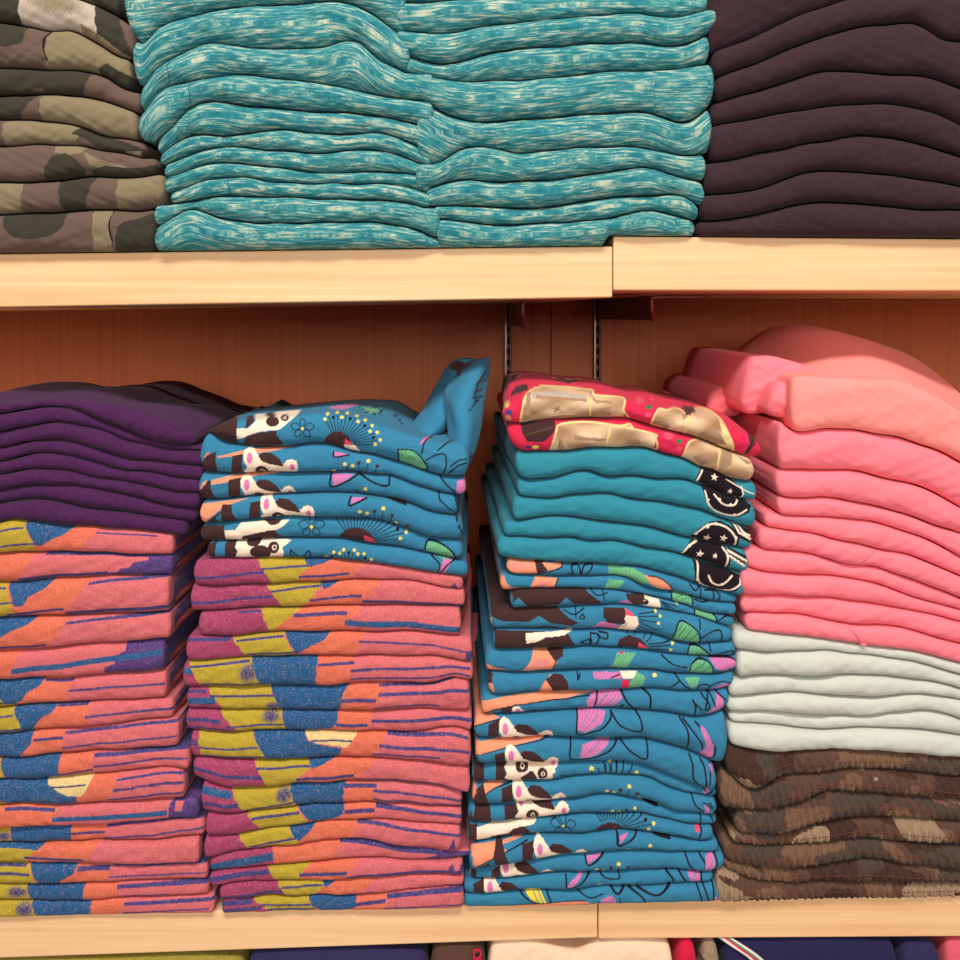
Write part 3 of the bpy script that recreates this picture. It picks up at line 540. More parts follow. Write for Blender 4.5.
iB = [
 Z1+'p D 85 200 130 160 200 135 260 130 250 240 258 300 150 290 95 240;p P 180 140 210 128 270 125 260 138 190 148;p U 255 135 310 132 300 200 250 210;p D 305 135 345 135 340 170 300 205 295 200;p W 345 130 590 105 575 130 540 160 480 210 440 215 380 220 330 235 270 260 250 262 248 205 310 205 350 165;p D 300 245 380 225 440 220 465 215 460 240 500 290 380 305 280 300;e D 440 168 35 28;e D 505 148 22 18;e W 505 148 9 8;e D 505 148 4 4;e D 430 132 28 12;f L 600 205 66;'
 +Z2+'r L 35 385 62 165 4 112 17;e D 30 385 58 58;p h 60 352 95 378 60 380;p W 55 378 100 382 122 405 60 395;p G 272 398 330 402 370 438 388 478 285 458;l L 4 272 398 285 458 388 478 370 438 330 402 272 398;l L 4 385 440 430 418 460 420 465 460 455 492;l L 4 430 402 480 365 545 345;l L 4 480 468 515 442 545 436;l L 4 475 492 510 465 545 452;p H 358 378 375 350 412 342 388 362;l L 4 412 342 380 365 366 415;p H 470 337 500 308 528 300 490 328;l L 3 250 250 275 275 290 298;p G 120 228 160 225 205 245 170 258;l L 3 110 215 165 222 210 245 160 255 120 228;p H -20 232 80 212 125 216 60 236;l G 2 300 420 310 455;l G 2 330 415 338 465',
 Z1+'p P 160 345 300 312 460 300 590 290 450 318 330 334 220 345 165 350;p D 65 440 70 400 100 340 160 318 155 360 165 450;p D 245 340 300 330 290 440 230 450;p P 90 360 110 325 130 320;F 335 345 1;'+Z2+'p H 25 400 80 412 60 420 25 420;l L 4 22 400 25 420 80 414;d y 78 482 65 450;d y 102 482 95 457;d D 120 485 120 445;d y 148 485 158 437;d D 180 488 193 458;e y 20 478 8 6;e y 207 492 8 5;p H 508 520 540 510 545 560 505 575;l L 4 440 500 470 535 505 565',
 Z1+'p P 130 470 230 448 400 436 500 436 380 448 220 478 130 495;p D 60 580 65 530 95 480 125 470 130 520 150 580;p P 70 520 85 480 110 470 100 490;p D 220 470 285 458 275 575 215 580;F 315 490 1;'+Z2+'p H 12 490 100 492 60 520 20 538;l L 5 8 490 8 540 60 525 120 490;l L 5 120 490 180 525 235 535 240 505;d y 138 575 145 550;d D 108 575 110 562;e y 55 567 9 7;l L 4 437 560 440 590 470 620 500 645;l L 4 500 580 512 625',
 Z1+'p P 55 600 185 586 320 570 185 612 180 622 100 690 85 720;p D 90 720 120 680 185 630 185 600 235 600 240 640 265 690;p U 150 672 180 645 180 700 165 695;p D 335 590 390 580 385 690 325 690;F 420 590 1;'+Z2+'p H 90 583 150 583 90 605;l L 5 88 580 85 612 150 585;l L 6 225 583 305 610;d y 132 665 125 637;d y 156 668 153 645;d D 183 680 183 635;d y 212 680 218 623;d D 242 690 252 652;d y 262 700 267 683;d D 300 705 312 695;l L 4 500 650 515 690 530 725',
 Z1+'p D 55 720 190 715 200 810 55 810;p U 190 712 265 705 240 740 195 738;p D 390 685 500 680 480 705 440 712;p W 280 700 400 690 540 683 500 720 460 740 400 750 320 765 280 790 200 800 195 740 250 738;p D 400 685 500 680 480 705 440 712;p D 290 770 400 745 460 735 480 760 530 788 480 805 270 805;f L 655 720 72;'+Z2+'r L 110 765 78 200 8 125 17;e D 110 765 75 64;p h 138 730 175 745 190 770 145 765;p G 385 762 430 765 480 790 500 828 385 798;l L 5 380 790 395 755 450 770 490 800 505 830;l L 4 500 825 530 815 550 795;p H 545 775 556 775 556 795 545 795',
 Z1+'p D 75 840 100 820 150 800 140 900 80 900;p D 198 795 262 800 250 830 262 850 240 900 192 900;p W 255 795 520 790 545 795 500 830 512 855 490 900 240 900 265 850 250 830;e D 345 800 38 24;e D 455 830 30 30;e W 460 828 13 13;e D 460 828 8 8;e D 385 855 56 38;l L 5 545 840 548 875 595 890 645 885 640 845 600 885 550 845;'+Z2+'r L 75 875 40 105 20 165 14;p G 380 795 430 805 490 825 470 840;p H 455 830 492 835 455 890 428 890;l L 4 405 815 440 850 430 890;l L 4 440 890 480 845 540 820;l L 4 495 830 520 835 555 830',
 'q M 190 257 190 275;s N 190 .75 272 .5 2;v Y 257 -.1 307 -.1 313 .3 303 .6 298 1.1 275 1.1;v B 303 -.1 338 -.1 325 .2 312 .35 307 .2;v O 338 -.1 368 -.1 350 1.1 298 1.1 303 .6 312 .35 325 .2;s N 263 .4 313 .3 1.5;s N 300 .8 350 .7 2;v V 450 1 455 .6 458 1',
 'q O 335 382 300 360;q M 190 267 190 284;s N 190 .7 280 .5 2;q Y 267 325 284 305;s N 272 .3 322 .15 1.5;v B 318 -.1 345 -.1 333 .15 325 .3;s N 311 .75 363 .6 2;s N 363 .85 465 1 2.5',
 'q O 285 362 272 345;q M 190 262 190 271;q Y 262 302 271 273;s N 295 .3 348 .25 2.5;s B 346 .65 462 .8 4.5;s N 240 .1 262 .1 1.2',
 'q O 320 365 295 355;q M 180 233 180 248;s N 188 .15 232 .1 2;q Y 233 284 248 297;v B 284 -.1 333 -.1 325 .3 315 .5 307 .7 300 .88 297 .85;s N 238 .2 285 .15 1.5;s N 248 .9 300 .85 1.5;s N 360 .35 470 .6 1.5;v V 465 1.1 466 .6 474 .5 474 1.1',
 'q O 320 355 317 350;q M 180 193 180 202;s B 184 .35 195 .35 4;q Y 190 252 203 263;b N 250 .5 10 .35;q B 252 319 263 317;s N 192 .2 252 .1 1.5;s N 203 .92 263 .92 1.5;s N 320 .25 355 .2 2;s N 352 .5 470 .35 2;s N 352 .85 470 .75 1.5',
 'q O 340 388 338 375;q M 180 208 180 225;s N 188 .2 208 .2 2;s B 185 .65 217 .6 5;q Y 208 270 225 283;b N 275 .85 9 .2;v B 270 -.1 352 -.1 344 .3 340 1.1 283 1.1;s N 212 .4 277 .4 1.7;s N 342 .6 377 .6 2.5;s N 380 .1 455 .0 1.5;s N 379 .4 470 .3 2.5;s N 374 .9 440 .85 1.5',
 'q O 335 373 330 368;q M 180 220 180 240;s N 190 .45 222 .5 3;s N 187 .85 235 .9 1.5;q Y 220 282 240 287;b N 272 .3 10 .35;v B 282 -.1 339 -.1 338 .6 332 .9 310 1.1 287 1.1;s N 228 .75 285 .7 1.5;s N 337 .7 368 .7 2.5;s N 372 .5 472 .45 2.5',
 'q O 345 388 337 373;q M 180 200 180 210;s V 190 .4 200 .4 4;q Y 200 252 203 270;v B 252 -.1 303 -.1 310 .3 325 .5 343 .6 338 1.1 272 1.1 262 .6;s N 202 .6 260 .55 1.6;s N 205 .95 270 .9 1.6;v C 303 -.1 360 -.1 353 .3 348 .55 335 .5 318 .4 310 .25;s N 312 .3 353 .3 1.2;s N 388 .05 468 .15 2;s N 380 .5 470 .55 2.5;s N 373 .85 440 .8 1.5',
 'q O 320 378 297 355;q M 180 255 180 270;s N 192 .5 265 .6 2.5;v Y 255 -.1 307 -.1 313 .3 300 .7 297 1.1 270 1.1;v B 308 -.1 345 -.1 330 .1 322 .25 313 .35;s N 258 .25 312 .25 1.5;s N 298 .8 355 .75 2.5;s N 355 .97 470 .97 2.5',
 'q O 346 377 343 373;q M 190 232 190 245;s B 203 .25 233 .25 5;s N 203 .7 240 .65 3;q Y 232 290 245 297;b N 285 .4 9 .4;s N 245 .95 297 .8 1.5;q B 290 346 297 343;s N 345 .2 377 .2 2.5;s N 374 .4 463 .6 2;s N 374 .85 463 .95 1.5',
 'q O 318 378 315 373;q M 190 248 190 262;q Y 248 297 262 310;s N 253 .3 300 .3 2;v B 297 -.1 345 -.1 344 .6 335 .9 318 1.1 308 .7;s N 345 .5 375 .45 3;s N 376 .15 463 .5 2.5',
 'q O 300 365 292 350;q M 190 238 190 250;q Y 238 290 250 300;s N 250 .9 297 .6 1.8;v B 288 -.1 318 -.1 312 .3 305 .6 300 .8 296 .6;s N 358 .1 463 .35 2;v V 448 1 454 .4 456 1;v V 462 1.1 464 .4 472 .5 472 1.1',
 'q O 273 345 275 330;q M 190 273 190 275;s B 207 .8 274 .5 6;s N 340 .0 440 .35 3.5;v V 442 .1 474 .3 474 1.1 420 1.1 438 .6',
 'q O 300 360 290 345;q M 190 268 190 278;s N 210 .55 270 .3 3.5;v Y 268 -.1 315 -.1 305 .3 298 1.1 277 1.1;s N 300 .65 348 .6 2.5;s N 347 .9 460 .75 2.5;v V 448 .95 449 .4 452 .2 455 .5 455 .75 459 .75 460 .3 465 .3 465 .95',
 'q O 325 378 310 358;q M 190 277 190 290;s N 218 .95 285 .7 2.5;q Y 277 330 287 315;s N 283 .4 323 .3 1.5;v B 322 -.1 340 -.1 332 .2 326 .5;s N 350 .97 380 .95 1.5',
 'q O 340 388 340 385;q M 190 252 190 272;s N 222 .35 253 .2 3;s N 222 .8 262 .65 2.5;q Y 252 308 272 318;s N 262 .5 312 .5 1.6;s N 268 .8 315 .8 1.6;v B 308 -.1 357 -.1 356 .7 350 .95 325 1.1 313 .6;s N 356 .55 386 .4 2.5;s N 387 .2 465 .1 2.5;s N 385 .85 465 .75 1.2']
ldB = ['blue lemur print shirt with a sleeve sticking up, atop the second stack', 'blue shirt with a round-eyed lemur face, directly under the sleeve-up shirt', 'blue shirt with lemur ears, third from the top of the second stack',
 'blue shirt with peach left corner and lemur face, second stack', 'blue shirt with flower outline and dark left end, second stack', 'blue shirt with two lemur eyes, lying on the magenta striped shirts']
sdB = ['topmost magenta striped shirt, under the lemur shirts of the second stack', 'magenta and coral striped shirt, second under the lemur shirts']+['striped shirt with broad blue line at right, second stack']
sdB += ['magenta, yellow and coral striped shirt, %s from the top under the lemur shirts' % ORD[i] for i in range(3, 8)]
sdB = sdB[:8]
while len(sdB) < 15: sdB.append('magenta, yellow and coral striped shirt, %s from the top under the lemur shirts' % ORD[len(sdB)])
sdB[7] = 'striped shirt with cream half disc on blue, second stack from left'
sdB.append('lowest magenta striped shirt, lying on the shelf in the second stack')
perB = {0: dict(bk='190,425 227,412 252,409 280,406 302,404 331,401 375,399 400,402 415,411 435,420 470,420', bkd=215, depth=215, bulge=0.8, wr=1.3, proj=True, dome=4, re=9, n=2.0, y0=0)}
for i in range(6, 22): perB[i] = dict(side='V', n=2.7, bulge=0.38, re=3.5, rc=5)
for i in range(1, 6): perB[i] = dict(re=6, side='D')
B = build_stack(sB, eB, ['jersey']*6+['knit']*16, ldB+sdB, 'folded_shirt', 'shirt', ['lemur print shirts of the second stack']*6+['striped shirts of the second stack']*16,
    [SH_LL], iB, ['U']*6+['K']*16, per=perB, seed=51, wr=1.0)
# the raised sleeve on the topmost lemur shirt
o, g = B[0]
def lobe(name, secs, mat, parent, ink=None, seed=3, nseg=40, ridge=0.0):
    """closed skin through ellipse sections (x, depth, y, half width, half depth, roll)"""
    Sx = np.asarray(secs, float); t = np.linspace(0, len(Sx)-1, (len(Sx)-1)*14+1); k = np.arange(len(Sx)); q = np.stack([curve1(k, Sx[:, i], t) for i in range(6)], -1)
    q = np.vstack([q[:1], q, q[-1:]]); q[0, 3:5] = 0.01; q[-1, 3:5] = 0.01
    th = np.linspace(0, 2*np.pi, nseg, endpoint=False)[None]
    r = 1+ridge*np.sin(3*th+q[:, 5:6]*2)+0.05*wob(th*12, t[np.clip(np.arange(len(q))-1, 0, len(t)-1)][:, None]*14, seed, .2, .2)
    u, v = np.cos(th)*q[:, 3:4]*r, np.sin(th)*q[:, 4:5]*r; c_, s_ = np.cos(q[:, 5:6]), np.sin(q[:, 5:6])
    X = q[:, 0:1]+u*c_; D = q[:, 1:2]+v; Y = q[:, 2:3]+u*s_
    at = {'pat': ('FLOAT_VECTOR', np.stack([X+900, Y+D, 0*X], -1).reshape(-1, 3))}
    if ink is not None:
        fx = DIST/(DIST+D); kk_ = Ink((CX+(X-CX)*fx).ravel(), (CY+(Y-CY)*fx).ravel(), np.zeros(X.size), 'U'); kk_.h = np.ones(X.size); kk_.run(ink); at['col'] = ('FLOAT_COLOR', np.hstack([kk_.col, np.ones((X.size, 1))]))
    return link_mesh(name, W3(X, D, Y).reshape(-1, 3), grid_quads(*X.shape), mat, parent, at)
sl = lobe('sleeve', [(459, 16, 472, 7, 8, 0), (462, 18, 455, 13, 18, 0), (464, 34, 430, 17, 26, .05), (464, 54, 405, 21, 30, .1), (470, 74, 385, 20, 30, -.1), (477, 90, 371, 16, 26, -.15), (480, 96, 365, 11, 18, -.2)], 'jersey', o,
    Z2+'p D 485 65 510 42 560 45 565 60 530 80 515 110 500 90;l L 4 620 90 585 150 580 210 560 240;l L 4 590 130 620 120;l L 4 580 160 615 160;l L 4 570 190 610 185;l L 4 575 215 595 200;l L 4 560 430 578 420 572 450', ridge=0.13)
s2 = lobe('sleeve', [(420, 50, 446, 10, 14, 0), (428, 66, 436, 20, 26, 0), (440, 96, 419, 22, 32, 0), (449, 116, 398, 18, 32, .1), (456, 126, 380, 15, 30, .1), (464, 128, 366, 11, 20, 0)], 'jersey', o, 'e D 458 366 9 5', ridge=0.10, seed=8)
for i, (o, g) in enumerate(B[6:]):
    if i in (0, 1, 2, 3): s_ = side_seam(o, g, g.R-2, 4, 0.6, 90); s_['label'] = 'rust overlocked seam along the side'

# ------------------------------------------------------------------ third stack: red print, teal star, toucan and lemur shirts
sC = ['500,408 510,400 530,392 560,390 600,392 640,402 670,408 700,416 725,424 745,432 760,440',
 '500,421 520,423 535,421 557,418.5 587,418 630,419 643,423 660,428 685,434 710,443 735,452 748,456 760,458',
 '505,436 511,444 518,449 537,451 562,450 587,447.5 610,447.5 643,448 660,452 682,457.5 698,466 713,470 727,477 738,480 755,481',
 '512,472 520,477 545,477.5 587,471 603,475 628,475 652,478 685,479 700,485 710,488 727,495 740,498 755,502',
 '512,495 553,497.5 578,493 603,493 630,498 677,504 702,510 718,517 733,522 747,526 754,528',
 '505,520 513,520 537,517 578,517 595,520 628,523 652,528 685,536 710,542 743,548 750,550',
 '500,535 537,537 570,536 587,539 612,540 630,543 643,546 677,552 693,558 710,563 727,567.5 745,573',
 '495,555 512,558 553,561 587,562.5 628,565 643,567 677,576 702,585 727,592 741,596',
 '500,571 520,574 553,575 587,575 628,578 643,585 677,592 702,598 737,603',
 '500,590 528,588 562,588 587,587.5 628,592 643,594 677,602 710,613 735,615',
 '490,607 510,607.5 545,606 587,604 620,604 660,608 693,615 718,623 733,627',
 '488,628 537,627.5 587,628 628,630 652,633 685,642 732,641', '485,648 537,648 587,645 628,647.5 660,651 693,655 735,655',
 '485,670 527,671 560,669 600,668 650,669 683,673 717,673 737,669', '480,692 510,692 543,690 593,690 633,687 658,687.5 692,690 717,688 735,684',
 '474,713 510,712.5 543,710 585,708 633,708 667,711 703,715 727,706', '472,735 510,736 543,735 593,736 617,736 642,736 667,742 700,753 717,761 726,760',
 '472,761 510,761 560,760 602,759 617,759 642,763 667,772 692,782 705,787 714,790', '472,781 510,780 552,778 577,775 618,773 642,775 667,786 700,794 717,796',
 '468,804 493,802.5 527,801 568,797.5 602,793 625,795 650,800 675,810 700,812.5 717,815', '466,822 493,821 527,818 560,815 593,812 617,812 642,813 667,819 692,824 717,825',
 '468,841 502,836 543,832.5 577,832 618,828 650,831 683,837 703,840 717,838', '468,868 478,867 510,861 543,855 593,850 633,847 667,849 718,851',
 '464,879 493,877.5 527,874 560,871 610,869 650,867 675,868 700,870 724,867', '463,892 502,891 527,888 577,887.5 600,884 633,883 667,882 712,879', '463,907 720,900']
eC = [(502,758),(507,752),(515,755),(517,753),(512,750),(503,746),(497,742),(506,737),(500,736),(510,734),(490,732),(493,735),(485,739),(488,733),(481,728),(474,725),(475,714),(472,717),(472,716),(468,717),(467,713),(469,718),(470,724),(464,713),(464,720)]
R1_, R2_ = 'z 470 360 6;', 'z 610 370 6;'; V1_, V2_ = 'z 470 500 6;', 'z 610 500 6;'; G1_, G2_ = 'z 460 640 6;', 'z 600 640 6;'; G3_, G4_ = 'z 460 760 6;', 'z 600 760 6;'
def patchwork(P): return 'p T %s;l C 7 %s %s %s' % (P, P, P.split()[0], P.split()[1])
iC = [
 R1_+patchwork('300 380 315 290 330 220 370 180 450 155 600 165 730 180 750 208 900 222 930 245 920 300 925 360 560 352 510 375')
 +';p w 370 200 520 185 700 210 700 235 480 215 370 235;p S 340 200 365 195 360 330 330 345;p S 395 210 560 225 700 232 700 250 560 240 400 232;p S 500 265 520 280 550 265 535 290 560 310 525 300 505 325 510 295 480 290 510 285;p S 440 345 560 330 700 330 700 345 560 345;p S 735 215 760 240 850 245 850 262 760 258 735 240;l L 2 725 190 722 340;l C 6 722 230 722 330;p S 780 290 840 280 850 330 800 335;p D 235 215 280 150 340 145 350 175 300 200;p D 160 110 240 70 300 90 240 130 210 190 165 140;l P 3 180 130 230 90 300 80;l P 3 200 160 250 100 310 95;p D 500 110 660 115 600 140 530 130;l C 3 495 108 560 118 660 112;e y 222 270 18 15;e N 232 315 22 18;e P 228 350 20 18;e h 200 300 10 10;'
 +R2_+'e h 178 183 32 24;l R 2 150 183 178 165 206 183 178 203 150 183;e g 232 222 17 14;e h 230 268 18 15;e h 250 175 14 8;'+patchwork('245 325 290 235 340 240 400 228 475 280 470 310 440 385 330 350')
 +';p S 300 330 340 310 360 345 330 352;p S 430 250 470 275 440 300;'+patchwork('440 390 480 300 510 235 560 228 620 255 680 320 740 480 600 450')
 +';p D 430 215 500 218 515 250 460 272;p S 520 400 600 330 660 380 700 450 600 440;p C 650 290 680 310 745 470 700 460;p D 780 310 840 330 880 430 830 500 800 510 840 440 820 360;l C 2 800 300 870 370 890 440;p h 740 285 800 305 760 300',
 R1_+'p D 300 375 510 360 500 420 440 480 340 480 310 430;l S 3 330 440 490 395;'+patchwork('470 560 510 420 540 378 700 365 880 385 960 390 960 560')+';p S 530 420 560 520 540 540 520 520;p S 620 440 700 455 880 465 880 480 700 475 620 470;p S 670 500 720 495 700 520;p S 900 400 960 410 960 430 910 420;e y 390 515 20 12;e N 345 512 18 10;l C 5 895 420 895 520;'
 +R2_+patchwork('-10 330 80 335 250 375 260 400 250 480 -10 480')+';p S 60 350 140 370 130 390 70 380;p S 80 420 150 400 180 430 120 460;e h 340 385 32 22;e g 398 418 16 14;e h 402 463 17 16;'+patchwork('420 530 460 425 560 420 645 480 630 545 600 600')+';p S 480 510 560 480 590 520 540 570;p S 610 480 640 500 610 560;'+patchwork('620 610 650 460 740 480 850 550 850 610 770 670 700 640')+';p S 655 470 720 490 700 560 640 600;p S 700 640 760 600 830 600 780 650;p S 740 500 840 550 800 555',
 R2_+'p L 498 655 540 575 700 628 790 715 780 770 740 790 700 740 600 700;l W 7 512 655 545 595;* W 615 635 24;* W 708 720 20;l W 5 775 690 785 740 765 765 735 755;l W 4 690 650 740 680 800 715 850 735',
 R2_+'p L 540 690 600 700 700 735 790 770 830 800 815 840 750 870 680 862 600 812 555 760;l W 6 556 715 575 790 630 840 730 860 800 825;l W 6 610 735 660 790 720 800 755 775;e W 570 765 9 9;e W 640 765 9 9;e W 708 797 9 9;e W 728 858 9 9',
 V2_+'p L 468 212 520 150 590 115 650 115 720 150 760 200 758 275 700 285 600 245;l W 7 495 190 560 140 620 130 690 155 735 210 738 270;* W 570 215 25;* W 665 215 25;e W 505 188 9 9;e W 570 142 9 9;e W 622 130 9 9;e W 740 213 9 9;p L 715 130 860 185 860 260 760 215;l W 8 735 130 760 185;l W 8 765 185 860 240;l W 7 760 140 790 185 860 215',
 V2_+'p L 410 320 470 235 540 230 680 270 708 320 700 400 640 405 520 360;l W 7 425 310 465 260 520 235;* W 525 310 25;* W 615 318 22;l W 7 665 275 690 320 680 395;e W 465 262 9 9;e W 690 320 9 9;p L 695 270 800 320 795 390 710 330;l W 8 695 290 800 348;l W 8 700 318 790 378',
 V2_+'p L 488 350 620 388 700 408 772 440 780 480 740 530 680 545 570 512 498 480;l W 7 515 360 514 460 570 510 680 530 755 495 768 450;l W 7 575 435 600 480 655 492 715 440;e W 512 462 9 9;e W 570 508 8 8;e W 685 528 9 9;e W 655 490 9 9',
 # toucan prints
 V1_+'p P 228 340 388 350 402 432 330 435 240 425 218 400;p D 383 350 440 362 468 410 402 432;p P 430 368 548 372 545 388 500 405 465 410;l L 5 220 405 250 430 330 437 450 425 540 395 548 372;l L 5 575 447 600 430 630 447;l L 6 622 447 605 390 645 382 660 430 655 450;l L 6 665 450 678 390 728 380 720 410 690 445;l H 2 250 370 330 375;l H 2 255 390 340 385;l H 2 260 400 340 398;'
 +V2_+'p G -12 385 140 402 195 430 235 490 150 485 0 468 -12 465;p P 195 432 270 450 330 480 372 530 300 525 240 495;l L 5 220 440 280 450 340 490 370 530;l L 6 470 495 500 530 530 510;l L 6 535 515 535 580;l L 6 600 520 650 560 640 605;l L 6 560 530 610 540 612 600',
 V1_+'p P 175 440 205 450 220 490 250 515 310 520 170 550 165 520;p P 390 450 522 462 502 540 350 535;l L 5 527 465 512 500 510 535;l H 3 400 520 420 480;l H 3 430 525 440 475;l H 3 455 525 465 475;l H 3 480 525 488 480;p G 830 465 922 475 878 540 800 525;'
 +V2_+'l L 6 362 540 368 600;p G 370 548 450 550 490 590 480 620 370 600;l L 6 370 545 430 545 480 570 492 615;l L 5 500 590 560 605 620 590;l g 3 390 580 440 560;l g 3 420 590 470 580;l L 5 590 555 640 580 670 600',
 V1_+'p D 250 530 680 525 740 570 790 610 750 625 620 610 570 570 530 615 350 632 290 570 255 600;l L 5 720 530 760 560 820 548;l L 5 790 520 800 590;p H 870 615 930 595 962 605 962 635 920 630;p P 170 560 195 545 200 600 240 635 180 620;'
 +V2_+'p D 90 555 200 565 215 600 150 625 105 605;p W 205 570 290 590 300 640 190 635;e D 205 602 22 18;l W 2 195 595 210 590;p H 50 600 100 590 150 625 50 625;l L 4 300 600 380 650;l L 4 305 610 360 655;l L 4 310 605 400 635;e y 400 615 8 8;p G 510 640 560 645 635 690 628 735 500 690;l L 6 505 690 512 640 570 650 630 695 630 735;l L 5 640 720 690 690 740 700;l L 6 740 700 740 740 710 765',
 V1_+'p D 110 640 520 635 590 690 648 718 600 740 480 722 410 680 350 717 200 715 130 690;p D 380 760 440 738 530 750 530 775;p P 100 690 130 700 130 770 105 740;l L 5 560 650 620 670 680 640;l L 5 630 630 630 690;l L 5 650 690 670 670 680 690 655 695;p H 715 760 780 710 850 725 895 740 850 780;'
 +V2_+'p D -45 635 80 635 90 680 60 725 -20 720 -50 680;p h 85 635 130 665 130 690 85 672;p W 85 672 152 680 162 730 130 780 20 780 60 735;e D 65 710 20 18;l D 3 60 745 85 735 90 720;l L 4 160 665 270 660;l L 4 162 680 285 680;l L 4 165 695 275 715;l L 4 165 710 268 765;l L 4 160 735 232 775;l L 4 150 750 200 790;e y 290 680 9 8;e y 278 718 9 9;e y 268 658 8 7;p G 395 712 455 722 505 762 528 848 368 822;l L 6 365 822 400 712 460 725 520 780 530 848;l g 4 400 800 440 735;l g 4 430 820 475 755;l g 4 465 835 505 785;l g 4 385 770 420 725;l L 6 530 812 600 775 655 775 662 838;l L 6 530 710 525 755',
 V1_+'p D 150 775 330 775 580 780 640 880 600 890 150 895;p W 330 785 622 770 560 795 450 805 390 832 335 842;l L 6 660 840 720 820 710 860 660 840;l L 6 720 785 770 800 745 860 715 850 720 785;l L 6 770 780 820 790 810 820 760 800;p D 870 900 880 855 920 810 962 800 962 900;'
 +V2_+'p D 30 895 50 820 110 800 180 820 215 860 232 900;p h 165 838 215 868 222 900 160 895;l L 5 225 850 350 838;l L 5 230 865 355 858;l L 5 235 885 345 890;l L 4 100 795 110 780;l L 4 140 800 155 780;l L 4 190 820 210 795;l L 4 210 835 250 800;e y 370 850 10 9;e y 357 888 10 9;p G 475 868 530 870 600 930 462 930;l L 6 458 930 475 865 535 872 605 930;l L 6 590 855 597 895;l L 6 600 930 722 893 728 930;l L 5 660 850 700 840',
 G1_+'p P 440 40 520 45 582 110 540 185 362 185 420 110;p D 520 50 618 42 612 78 575 102 570 112;l L 6 572 108 545 182;l H 4 420 160 460 100;l H 4 440 165 485 95;l H 4 465 165 515 90;l H 4 490 165 530 100;p P 138 160 160 128 200 145 300 175 150 180;l L 4 200 0 200 20;'
 +G2_+'p G 95 62 212 66 172 120 150 170 42 168 80 110;p R 108 60 152 60 120 72;l L 6 365 82 430 130 510 150;p G 530 132 580 103 640 120 672 160 670 205 528 205 520 165;l L 6 525 205 540 130 590 102 650 125 680 200;p H 645 93 790 96 822 140 760 168 740 185 680 150;l L 6 680 182 755 188 828 160 790 103 650 95;l g 4 550 180 620 120;l g 4 590 195 660 140',
 G1_+'p P 465 305 500 230 540 192 565 230 550 305;p D 510 215 560 190 610 192 642 230 650 305 560 305 540 260;p H 790 180 960 178 960 212 800 212;l L 6 700 180 702 215 715 190;p P 165 248 195 232 212 320 170 318;p D 160 190 200 190 190 235 165 240;l L 4 910 200 950 190;'
 +G2_+'p H 0 178 110 178 100 208 0 212;p W 115 176 222 178 200 212 130 212;p G 215 178 262 200 252 250 200 285 155 285 175 230;p R 125 213 165 218 168 285 118 285;l L 5 60 205 105 190;e y 320 195 14 10;l L 6 380 290 430 260 465 230;l L 6 440 190 500 260 570 300;p G 500 212 592 212 570 260 540 278;l L 6 572 300 590 255 640 255 652 300;p H 650 285 740 245 785 265 700 292;l L 5 650 260 720 235 790 250',
 G1_+'p P 125 350 400 312 640 298 812 303 600 335 300 375 200 400 133 430;l L 5 133 428 300 380 500 350 812 316;p D 250 385 312 380 312 440 235 445;p W 313 385 350 378 395 425 385 440 302 440;e H 345 410 14 18;p D 400 415 450 402 515 425;'
 +G2_+'p H -45 298 110 293 130 330 60 400 0 410 -70 410 -85 350;l L 7 -18 298 -42 415;l U 3 -30 390 40 310;l U 3 0 400 90 320;l U 3 40 390 110 340;l L 8 125 295 160 360 215 412;l L 8 250 283 292 320 292 410;l L 8 130 370 110 395 70 412;l L 7 545 340 562 380 555 430;l L 7 545 345 600 400;l L 7 600 310 640 360 640 390 620 395 640 300;p H 690 296 722 320 732 380 690 432 610 448 680 370;l L 7 690 298 745 350 725 400 650 448;l L 6 650 300 680 380',
 G1_+'p P 85 500 90 450 130 430 240 448 120 480;l L 4 85 505 120 482 245 455;p D 170 480 240 455 245 490 225 520 240 580 165 580;F 270 498 1;'
 +G2_+'p H 0 410 30 412 0 470 -100 525 -155 500 -140 412;l U 3 -100 500 -20 430;l U 3 -120 480 -80 430;l L 7 -140 408 -145 537 -60 520 0 500 50 450 62 415;l L 7 60 413 110 480 190 515 237 512 232 450 210 413;l L 7 470 450 510 520 512 655;l L 7 490 455 560 540 598 610 585 690;l L 7 560 470 590 500 660 590 672 660 625 698;p H 585 488 612 500 665 600 660 672 620 702 585 690 592 640 622 610;l U 3 600 640 650 600;l U 3 610 560 640 560',
 G1_+'F 305 655;'+G2_+'p H 0 580 62 576 0 640 -60 672 -130 682 -110 600;l U 3 -80 650 -10 590;l L 7 -180 578 -180 687 -60 682 40 640 95 585;l L 7 108 573 180 640 262 678 272 578;l L 7 525 665 540 720 545 800 590 850;l L 7 590 690 612 740 622 860;l L 6 650 720 640 830;e y 100 555 14 14;p H 640 720 665 730 660 790',
 G1_+'F 305 655;'+G2_+'l L 5 20 725 35 805;l L 5 52 725 62 805;l L 5 95 722 90 805;l L 5 138 722 125 805;l L 5 190 738 160 800;e y 138 702 13 13;e y 215 783 13 13;e D 85 712 9 9;l L 6 165 800 230 805 275 802;e y 55 720 10 8;p H 645 715 668 740 685 850 650 905 620 930 615 900 642 860;l L 6 600 850 630 900;l U 3 640 880 670 820;l L 6 640 920 680 905 690 880;'
 +G1_+'e y 785 757 15 15;l L 6 785 770 820 848 940 812;l L 5 825 755 842 812;l L 5 870 735 872 805;l L 5 905 730 900 800;l L 5 940 720 930 805;p H 820 820 862 812 828 842;l L 4 600 820 610 795 650 812 700 795 705 815',
